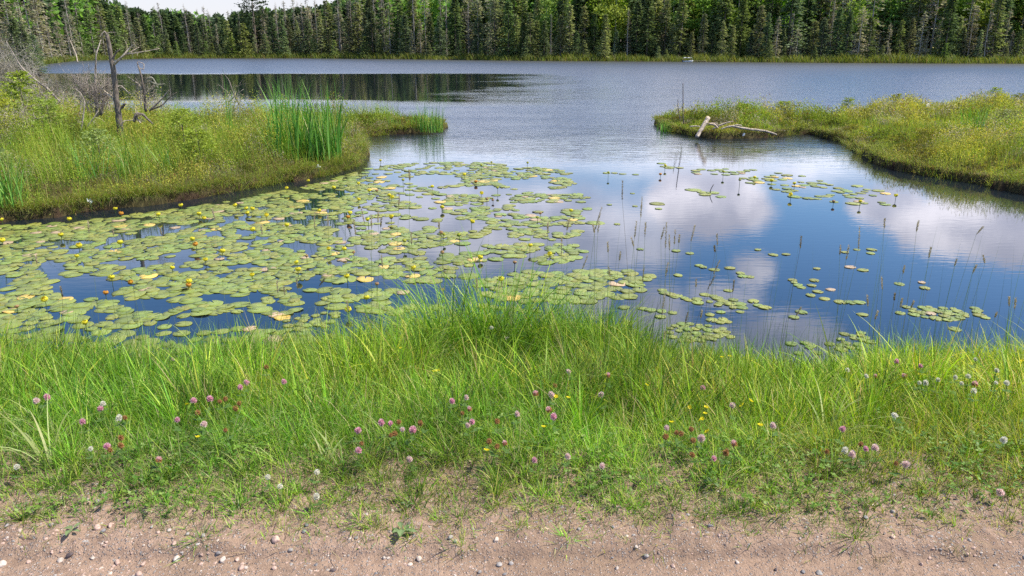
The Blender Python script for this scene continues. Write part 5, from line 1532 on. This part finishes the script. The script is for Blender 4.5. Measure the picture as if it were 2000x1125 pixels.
# white cotton tuft on the right bank
p = PD(1811, 213, 24); o = put('white_flower', None, None, p)
g = Geo(); tube(g, [[0, 0, -0.15], [0, 0, 0.10]], 0.006, (0.12, 0.18, 0.05), 5); g.build('stem', M_stem, o)
g = Geo(); nn_ = 60; cards(g, rng.normal(0, 0.02, (nn_, 3)) + [0, 0, 0.1], rng.normal(0, 1, (nn_, 3)), 0.05, 0.03, (0.8, 0.8, 0.76)); g.build('bloom', M_petal, o)
tag(o, 'lone white flower tuft standing out on the right bank', 'flower')
for px, py, lab in ((176, 392, 'white flower among leaves at the left bank waterline'), (287, 352, 'tiny white flower on the left bank slope above the pads'), (622, 325, 'small white flower at the foot of the big cattails')):
    p = PD(px, py, P(px, py + 14, 0.1)[1]); o = put('white_flower', None, None, p)
    g = Geo(); tube(g, [[0, 0, -0.2], [0, 0, 0.0]], 0.004, (0.12, 0.18, 0.05), 5); g.build('stem', M_stem, o)
    g = Geo(); cards(g, rng.normal(0, 0.012, (14, 3)), rng.normal(0, 1, (14, 3)), 0.03, 0.02, (0.75, 0.77, 0.70)); g.build('bloom', M_petal, o)
    tag(o, lab, 'flower', 'white flowers on the left bank')
# yarrow-like white umbels over the tall clump
for px, py, lab in ((990, 658, 'flat white flower cluster on right side of tall clump'), (962, 642, 'small white flower cluster high in the tall clump')):
    p = PD(px, py, 4.75); o = put('white_flower', None, None, p)
    g = Geo(); tube(g, [[0.02, 0, -0.5], [0, 0, 0.0]], 0.0016, (0.12, 0.2, 0.05), 5); g.build('stem', M_stem, o)
    g = Geo(); pp_ = rng.normal(0, 0.014, (50, 3)) * [1, 1, 0.25]; cards(g, pp_, rng.normal(0, 1, (50, 3)), 0.007, 0.006, (0.8, 0.8, 0.72)); g.build('bloom', M_petal, o)
    tag(o, lab, 'flower', 'white flower clusters in the tall clump')

# ------------------------------------------------------------------ boat and dock on the far shore
def simple_mat(name, col, rough=0.4, noise_=0.06):
    m, t, b, out = mat_new(name)
    gp = t.node('ShaderNodeNewGeometry'); nn = t.noise(gp.outputs['Position'], 6, 4)
    c = t.mix(t.mapr(nn, 0.3, 0.7), tuple(x * (1 - noise_) for x in col), tuple(min(1, x * (1 + noise_)) for x in col))
    t.link(c, b.inputs['Base Color']); b.inputs['Roughness'].default_value = rough
    return m
M_white = simple_mat('white_paint', (0.78, 0.79, 0.8), 0.35); M_plank = simple_mat('dock_plank', (0.42, 0.33, 0.24), 0.8, 0.2); M_dark = simple_mat('dark_trim', (0.05, 0.055, 0.06), 0.5)
bp = P(1343, 121.2); bd = bp[1]
o = put('motor_boat', None, None, (bp[0], bd - 0.3, 0.0), R(12), 0.55)
g = Geo()
sec = []
for f, wd, kz, gz_ in ((-0.5, 0.72, -0.05, 0.42), (-0.25, 0.85, -0.1, 0.42), (0.1, 0.85, -0.1, 0.46), (0.33, 0.6, -0.03, 0.54), (0.5, 0.05, 0.22, 0.66)):
    sec.append([[f * 3.4, -wd * 0.8, gz_], [f * 3.4, -wd * 0.62, kz + 0.18], [f * 3.4, 0, kz], [f * 3.4, wd * 0.62, kz + 0.18], [f * 3.4, wd * 0.8, gz_], [f * 3.4, wd * 0.68, gz_ - 0.02], [f * 3.4, 0, kz + 0.14], [f * 3.4, -wd * 0.68, gz_ - 0.02]])
V_ = np.array(sec); nsc = 8; ii = np.arange(nsc); jj = (ii + 1) % nsc
F_ = np.concatenate([np.stack([k * nsc + ii, k * nsc + jj, (k + 1) * nsc + jj, (k + 1) * nsc + ii], 1) for k in range(4)])
g.add(V_.reshape(-1, 3), [F_, np.array([ii[::-1]])], (0.8, 0.8, 0.8)); g.build('hull', M_white, o, smooth=False)
def box(g, x0, x1, y0, y1, z0, z1, col=(0.5, 0.5, 0.5)):
    V = np.array([[x, y, z] for x in (x0, x1) for y in (y0, y1) for z in (z0, z1)], float)
    F = np.array([[0, 1, 3, 2], [4, 6, 7, 5], [0, 4, 5, 1], [2, 3, 7, 6], [0, 2, 6, 4], [1, 5, 7, 3]])
    g.add(V, F, col)
g = Geo(); box(g, -0.9, -0.6, -0.5, 0.5, 0.3, 0.36); box(g, 0.2, 0.5, -0.5, 0.5, 0.3, 0.36); g.build('seat', M_dark, o, smooth=False)
g = Geo(); box(g, 0.5, 0.56, -0.5, 0.5, 0.5, 0.85); g.build('windscreen', M_dark, o, smooth=False)
g = Geo()
for k in range(2):
    x0, x1 = (-1.35, -0.25) if k == 0 else (-0.05, 1.0)
    xs_ = np.linspace(x0, x1, 7); arch = 1.22 + 0.16 * np.sin(np.pi * (xs_ - x0) / (x1 - x0))
    V = np.array([[x, y, z + dz_] for dz_ in (0, 0.05) for x, z in zip(xs_, arch) for y in (-0.75, 0.75)]).reshape(-1, 3)
    Q = [[2 * i_, 2 * i_ + 1, 2 * i_ + 3, 2 * i_ + 2] for i_ in range(6)] + [[14 + 2 * i_, 14 + 2 * i_ + 2, 14 + 2 * i_ + 3, 14 + 2 * i_ + 1] for i_ in range(6)] + [[2 * i_, 2 * i_ + 2, 14 + 2 * i_ + 2, 14 + 2 * i_] for i_ in range(6)] + [[2 * i_ + 1, 14 + 2 * i_ + 1, 14 + 2 * i_ + 3, 2 * i_ + 3] for i_ in range(6)]
    g.add(V, np.array(Q), (0.8, 0.8, 0.8))
g.build('canopy', M_white, o, smooth=False)
for k, (x_, y_) in enumerate([(-1.3, -0.7), (-1.3, 0.7), (0.95, -0.7), (0.95, 0.7)]):
    g = Geo(); tube(g, [[x_, y_ * 0.9, 0.4], [x_, y_, 1.24]], 0.025, (0.05, 0.05, 0.05), 6); g.build('canopy_post', M_dark, o)
g = Geo(); box(g, -2.0, -1.72, -0.16, 0.16, 0.05, 0.72); g.build('outboard_motor', M_dark, o, smooth=False)
tag(o, 'small white canopied boat moored at the far shore', 'boat')
o = put('wooden_dock', None, None, (bp[0] + 2.2, bd - 0.1, 0.0), R(-6), 0.6)
for k in range(9):
    g = Geo(); box(g, -1.8 + 0.4 * k, -1.8 + 0.4 * k + 0.36, -0.7, 0.7, 0.30, 0.35); g.build('plank', M_plank, o, smooth=False)
for x_, y_ in ((-1.6, -0.6), (-1.6, 0.6), (1.5, -0.6), (1.5, 0.6)):
    g = Geo(); tube(g, [[x_, y_, -0.6], [x_, y_, 0.298]], 0.06, (0.3, 0.25, 0.2), 7); g.build('post', M_plank, o)
tag(o, 'low tan wooden dock beside the white boat', 'dock')

# ------------------------------------------------------------------ stones and small plants on the verge
m, t, b, out = mat_new('stone')
at = t.node('ShaderNodeAttribute', attribute_name='Col'); oi = t.node('ShaderNodeObjectInfo')
tco = t.node('ShaderNodeTexCoord')
nn = t.noise(tco.outputs['Object'], 60, 5, 0.65)
sc_ = t.node('ShaderNodeVectorMath', operation='SCALE'); t.link(at.outputs['Color'], sc_.inputs[0]); t.link(t.mapr(nn, 0.3, 0.7, 0.75, 1.2), sc_.inputs['Scale'])
t.link(sc_.outputs[0], b.inputs['Base Color']); b.inputs['Roughness'].default_value = 0.75
bm = t.node('ShaderNodeBump'); bm.inputs['Distance'].default_value = 0.002; bm.inputs['Strength'].default_value = 0.5
t.link(nn, bm.inputs['Height']); t.link(bm.outputs[0], b.inputs['Normal'])
M_stone = m
import bmesh
def ico(sub):
    bm_ = bmesh.new(); bmesh.ops.create_icosphere(bm_, subdivisions=sub, radius=1.0)
    V = np.array([v.co[:] for v in bm_.verts]); F = np.array([[v.index for v in f.verts] for f in bm_.faces]); bm_.free()
    return V, F
ICO1, ICOF1 = ico(1); ICO3, ICOF3 = ico(3)
def stone_arrays(V0, F0, r, angular=0.5, flat=0.7):
    V = V0.copy()
    for _ in range(int(9 * angular) + 2):   # shave facets
        n_ = norm(rng.normal(0, 1, (1, 3)))[0]; lim = rng.uniform(0.55, 0.88)
        dd = V @ n_; over = np.maximum(dd - lim, 0); V = V - over[:, None] * n_ * 0.92
    V = V * [1.0, rng.uniform(0.65, 1.0), flat * rng.uniform(0.75, 1.1)] * r
    a_ = rng.uniform(0, 6.28); c_, s_ = math.cos(a_), math.sin(a_)
    return np.stack([V[:, 0] * c_ - V[:, 1] * s_, V[:, 0] * s_ + V[:, 1] * c_, V[:, 2]], 1), F0
STONES = [(345, 1092, 9, 'pale'), (437, 1095, 9, 'pale'), (427, 1087, 6, 'slate'), (193, 1047, 10, 'pink'), (219, 1044, 8, 'pink'), (205, 1056, 6, 'slate'), (4, 1101, 9, 'pale'), (17, 1041, 6, 'grey'), (343, 1077, 6, 'pink'), (230, 1097, 9, 'pink'), (138, 1088, 8, 'dark'), (818, 1090, 7, 'cream'),
          (801, 1101, 6, 'cream'), (969, 1065, 8, 'cream'), (880, 1066, 7, 'grey'), (540, 1069, 10, 'pink'), (650, 1112, 7, 'dark'), (535, 1107, 6, 'pink'), (767, 1011, 4, 'cream'), (1242, 1081, 5, 'pale'), (333, 1054, 6, 'pale'), (300, 1048, 5, 'grey'), (369, 1058, 5, 'grey'), (400, 1067, 6, 'grey'),
          (104, 1043, 5, 'grey'), (181, 1090, 5, 'pale'), (118, 1093, 7, 'pale'), (280, 1101, 7, 'pink'), (270, 1119, 8, 'pink'), (470, 1108, 9, 'pink'), (480, 1106, 6, 'pale'), (463, 1094, 7, 'pink'), (56, 1095, 6, 'pink'), (193, 997, 7, 'grey'), (312, 1060, 5, 'pink'), (568, 1080, 6, 'grey'), (595, 1050, 7, 'slate'),
          (890, 1072, 5, 'grey'), (937, 1114, 6, 'grey'), (975, 1100, 7, 'grey'), (985, 1118, 5, 'slate'), (998, 1097, 6, 'grey'), (1262, 1089, 6, 'grey'), (1130, 1048, 5, 'grey'), (600, 1040, 5, 'slate'), (750, 1090, 5, 'pale'), (697, 1066, 5, 'slate'), (1386, 1047, 6, 'slate'), (1568, 1118, 6, 'slate'), (1600, 1120, 8, 'grey'),
          (1515, 1112, 5, 'dark'), (1740, 1066, 7, 'pink'), (1560, 1070, 5, 'pale'), (1687, 1032, 6, 'slate'), (1740, 1020, 6, 'grey'), (1440, 1098, 5, 'pale'), (1205, 1108, 5, 'pale'), (1315, 1106, 6, 'pink'), (1890, 1070, 5, 'grey'), (1945, 1100, 5, 'pale'), (1800, 1100, 5, 'pink'), (1680, 1110, 5, 'grey')]
SC = {'pale': (0.47, 0.40, 0.35), 'pink': (0.46, 0.32, 0.26), 'slate': (0.20, 0.19, 0.195), 'grey': (0.30, 0.275, 0.26), 'dark': (0.10, 0.075, 0.075), 'cream': (0.55, 0.45, 0.37)}
items = []
for px, py, rp, kd in STONES:
    p = P(px, py, ROAD_Z + 0.006); dep = p[1] * math.cos(PITCH) + (CAM_H - p[2]) * math.sin(PITCH)
    r = rp / FPX * dep * 0.9
    V_, F_ = stone_arrays(ICO3, ICOF3, r, 0.2 if kd == 'cream' else rng.uniform(0.4, 1.0), 0.8)
    g = Geo(); g.add(V_, F_, np.array(SC[kd]) * rng.uniform(0.85, 1.15))
    z = float(ground_z(p[:1], p[1:2])[0])
    o = put('stone', g.mesh('stone', M_stone), None, (p[0], p[1], z + r * 0.30))
    o['category'] = 'stone'; o['group'] = 'stones on the dirt road edge'
    look = {'pale': 'whitish', 'pink': 'pinkish tan', 'slate': 'bluish dark grey', 'grey': 'dull grey', 'dark': 'dark maroon', 'cream': 'smooth cream'}[kd] + (' stone' if rp > 7 else ' pebble')
    cx = 'at far left' if px < 300 else 'left of centre' if px < 600 else 'around the leafy rosette' if px < 1020 else 'right of centre' if px < 1500 else 'at far right'
    items.append((o, px, look, 'on the dirt ' + cx))
ordinals(items, None)
g = Geo()
shapes = [stone_arrays(ICO1, ICOF1, 1.0, 0.5, 0.7)[0] for _ in range(40)]
for sh in shapes:
    n = 430
    x = rng.uniform(-2.3, 2.3, n); y = np.where(rng.random(n) < 0.85, rng.uniform(1.85, 2.42, n), rng.uniform(2.3, 2.8, n))
    patch_ = sstep(fbm(x, y, 3.2, 3, 211), 0.38, 0.62)
    r_ = (0.0013 + rng.exponential(0.0012, n)) * np.where(rng.random(n) < 0.05, 2.3, 1.0) * (0.6 + 0.75 * patch_)
    r_ = np.minimum(r_, 0.0095)
    cc = np.array(list(SC.values()))[rng.choice(6, n, p=[0.08, 0.50, 0.08, 0.29, 0.02, 0.03])] * rng.uniform(0.7, 1.1, (n, 1))
    V_ = sh[None] * r_[:, None, None] + np.stack([x, y, ROAD_Z - 0.25 * r_], 1)[:, None]
    g.add(V_.reshape(-1, 3), (np.arange(n) * len(sh))[:, None, None].repeat(len(ICOF1), 1).reshape(-1, 1) + np.tile(ICOF1, (n, 1)), np.repeat(cc, len(sh), 0))
me = g.mesh('gravel', M_stone, smooth=False)
co = np.zeros(len(me.vertices) * 3, np.float32); me.vertices.foreach_get('co', co); co = co.reshape(-1, 3)
nvp = len(ICO1); cen = co.reshape(-1, nvp, 3).mean(1); dz_ = ground_z(cen[:, 0], cen[:, 1]) - ROAD_Z
co[:, 2] += np.repeat(dz_, nvp); me.vertices.foreach_set('co', co.ravel()); me.update()
tag(put('gravel', me), 'fine mixed gravel scattered over the dirt road edge', 'gravel', kind='stuff')
def rosette(px, py, r, n, label, name='plantain_plant', col=(0.19, 0.27, 0.12)):
    p = P(px, py, ROAD_Z + 0.01); z = float(ground_z(p[:1], p[1:2])[0])
    o = put(name, None, None, (p[0], p[1], z + 0.004)); o.empty_display_size = 0.05
    for k in range(n):
        a_ = k * 2.4 + rng.normal(0, 0.2); L = r * rng.uniform(0.65, 1.1); W_ = L * 0.45
        u_ = np.linspace(0, 1, 8); v_ = np.linspace(-1, 1, 5); U, W2 = np.meshgrid(u_, v_, indexing='ij')
        wd = W_ * np.sin(np.pi * np.clip(U * 0.93 + 0.05, 0, 1)) ** 0.8 * 0.5 * (0.35 + 0.65 * sstep(U, 0.15, 0.5))
        X_ = U * L; Y_ = W2 * wd; Z_ = 0.30 * L * np.sin(np.pi * U * 0.75) + 0.10 * W_ * np.abs(W2) + 0.008 * L * np.sin(9 * W2 + U * 5)
        c_, s_ = math.cos(a_), math.sin(a_)
        V = np.stack([X_ * c_ - Y_ * s_, X_ * s_ + Y_ * c_, Z_ + 0.002 * k], 2).reshape(-1, 3)
        idx = np.arange(40).reshape(8, 5); F = np.stack([idx[:-1, :-1].ravel(), idx[1:, :-1].ravel(), idx[1:, 1:].ravel(), idx[:-1, 1:].ravel()], 1)
        cc = np.tile(np.array(col), (40, 1)) * (1 + 0.25 * (np.abs(W2.ravel()) < 0.1))[:, None] * rng.uniform(0.85, 1.15)
        g = Geo(); g.add(V, F, cc); g.build('leaf', M_marsh, o)
    return tag(o, label, 'weed', 'broad-leaved weeds on the verge')
rosette(786, 1053, 0.052, 8, 'broad-leaved green rosette growing alone on the dirt')
rosette(795, 1001, 0.024, 5, 'small leafy weed just above the green rosette')
rosette(146, 1056, 0.040, 5, 'grey-green weed among stones at the far left')
rosette(1392, 968, 0.045, 5, 'pale broad leaves at the grass edge right of centre')
rosette(45, 1008, 0.030, 4, 'two-leaved weed at the left dirt edge')
# grass tufts that stand alone on the verge
def verge_tuft(px, py, h, n, label, w=0.004, colr=((0.2, 0.29, 0.05), (0.27, 0.33, 0.09))):
    p = P(px, py, ROAD_Z + 0.01); z = float(ground_z(p[:1], p[1:2])[0])
    g = Geo(); base = np.zeros((n, 3)); base[:, :2] = rng.normal(0, 0.008 + 0.0004 * n, (n, 2)); base[:, 2] = -0.01
    blades(g, base, h * rng.uniform(0.5, 1.15, n), w * rng.uniform(0.7, 1.3, n), rng.uniform(0, 6.28, n), rng.uniform(0.1, 0.8, n), rng.uniform(0.4, 1.4, n), jcol(n, colr, [1] * len(colr)), 5)
    o = put('grass_tuft', g.mesh('grass_tuft', M_grass), None, (p[0], p[1], z))
    return tag(o, label, 'grass tuft', 'lone grass tufts on the verge')
verge_tuft(430, 985, 0.085, 26, 'spiky tuft with upright blades at the left grass edge', 0.0045)
verge_tuft(100, 960, 0.10, 30, 'pale arching tuft at the far left grass edge', 0.006)
verge_tuft(82, 1020, 0.07, 22, 'yellowing tuft on dirt at the far left')
verge_tuft(1343, 1018, 0.09, 20, 'upright bright tuft right of the middle on bare dirt')
verge_tuft(1695, 1008, 0.075, 16, 'star-shaped bright tuft on the right verge', 0.006)
verge_tuft(1270, 1020, 0.07, 60, 'drooping yellow-green tuft on the dirt right of centre')
verge_tuft(1862, 1078, 0.05, 50, 'low olive tuft on the dirt at the far right', 0.002, ((0.2, 0.2, 0.09), (0.28, 0.24, 0.13)))
verge_tuft(1720, 1092, 0.06, 70, 'dry brown tuft at the road edge right side', 0.002, ((0.28, 0.22, 0.12), (0.2, 0.15, 0.09)))
verge_tuft(345, 1030, 0.05, 90, 'fine dull tuft spreading over dirt left of centre', 0.0018, ((0.2, 0.22, 0.1), (0.3, 0.28, 0.15)))
verge_tuft(1460, 1060, 0.045, 14, 'tiny light green sprig near the rut right of centre')
# arching pale leaves at the far left of the grass
def arch_plant(px, py, h, n, label, az0, col=((0.30, 0.36, 0.10), (0.38, 0.42, 0.18))):
    p = hit(px, py, -0.1); z = float(ground_z(p[:1], p[1:2])[0])
    g = Geo(); base = rng.normal(0, 0.012, (n, 3)) * [1, 1, 0]
    blades(g, base, h * rng.uniform(0.7, 1.1, n), 0.009 * rng.uniform(0.7, 1.2, n), az0 + rng.normal(0, 0.8, n), rng.uniform(0.15, 0.6, n), rng.uniform(0.9, 1.7, n), jcol(n, col, [1, 1]), 8)
    return tag(put('sedge_tuft', g.mesh('sedge_tuft', M_grass), None, (p[0], p[1], z)), label, 'sedge tuft', 'arching sedge tufts in the grass')
arch_plant(92, 915, 0.42, 9, 'pale arching sedge leaves rising at the far left', 2.6)
arch_plant(70, 820, 0.32, 10, 'whitish sedge leaves sweeping left at far left', 3.1, ((0.32, 0.38, 0.14), (0.26, 0.34, 0.09)))
arch_plant(1545, 800, 0.34, 26, 'big yellow-green arching sedge tuft right of centre', 3.0, ((0.3, 0.4, 0.06), (0.38, 0.44, 0.1)))
arch_plant(1620, 840, 0.38, 18, 'second arching sedge tuft beside the yellow-green one', 0.6, ((0.3, 0.38, 0.07), (0.36, 0.4, 0.13)))
arch_plant(1490, 770, 0.36, 26, 'lime arching tuft left of the big yellow-green one', 2.7, ((0.32, 0.46, 0.05), (0.4, 0.5, 0.09)))
arch_plant(1580, 760, 0.34, 24, 'lime arching tuft near the gap in the bank at right', 0.3, ((0.34, 0.47, 0.05), (0.42, 0.5, 0.09)))
arch_plant(1010, 690, 0.42, 30, 'bright blades arching right from the tall clump', 0.4, ((0.24, 0.42, 0.04), (0.32, 0.46, 0.07)))
arch_plant(870, 670, 0.45, 26, 'bright blades rising at the middle of the tall clump', 1.8, ((0.24, 0.42, 0.04), (0.32, 0.46, 0.07)))
arch_plant(1985, 780, 0.40, 20, 'bright yellow blades standing at the right edge', 1.6, ((0.4, 0.48, 0.05), (0.34, 0.44, 0.06)))
arch_plant(640, 900, 0.2, 9, 'small pale broad-bladed tuft left of centre', 1.2)
arch_plant(940, 700, 0.45, 34, 'arching bright blades spilling from the tall clump', 2.2, ((0.2, 0.32, 0.05), (0.28, 0.38, 0.08)))
arch_plant(800, 690, 0.42, 20, 'long blades leaning left from the tall clump', 3.0, ((0.2, 0.32, 0.05), (0.28, 0.38, 0.08)))

# labels longer than sixteen words lose their filler words
for o in COL.objects:
    l = o.get('label')
    if l and len(l.split()) > 16:
        w_ = [q for q in l.split() if q not in ('the', 'a', 'row')]
        o['label'] = ' '.join(w_[:16])
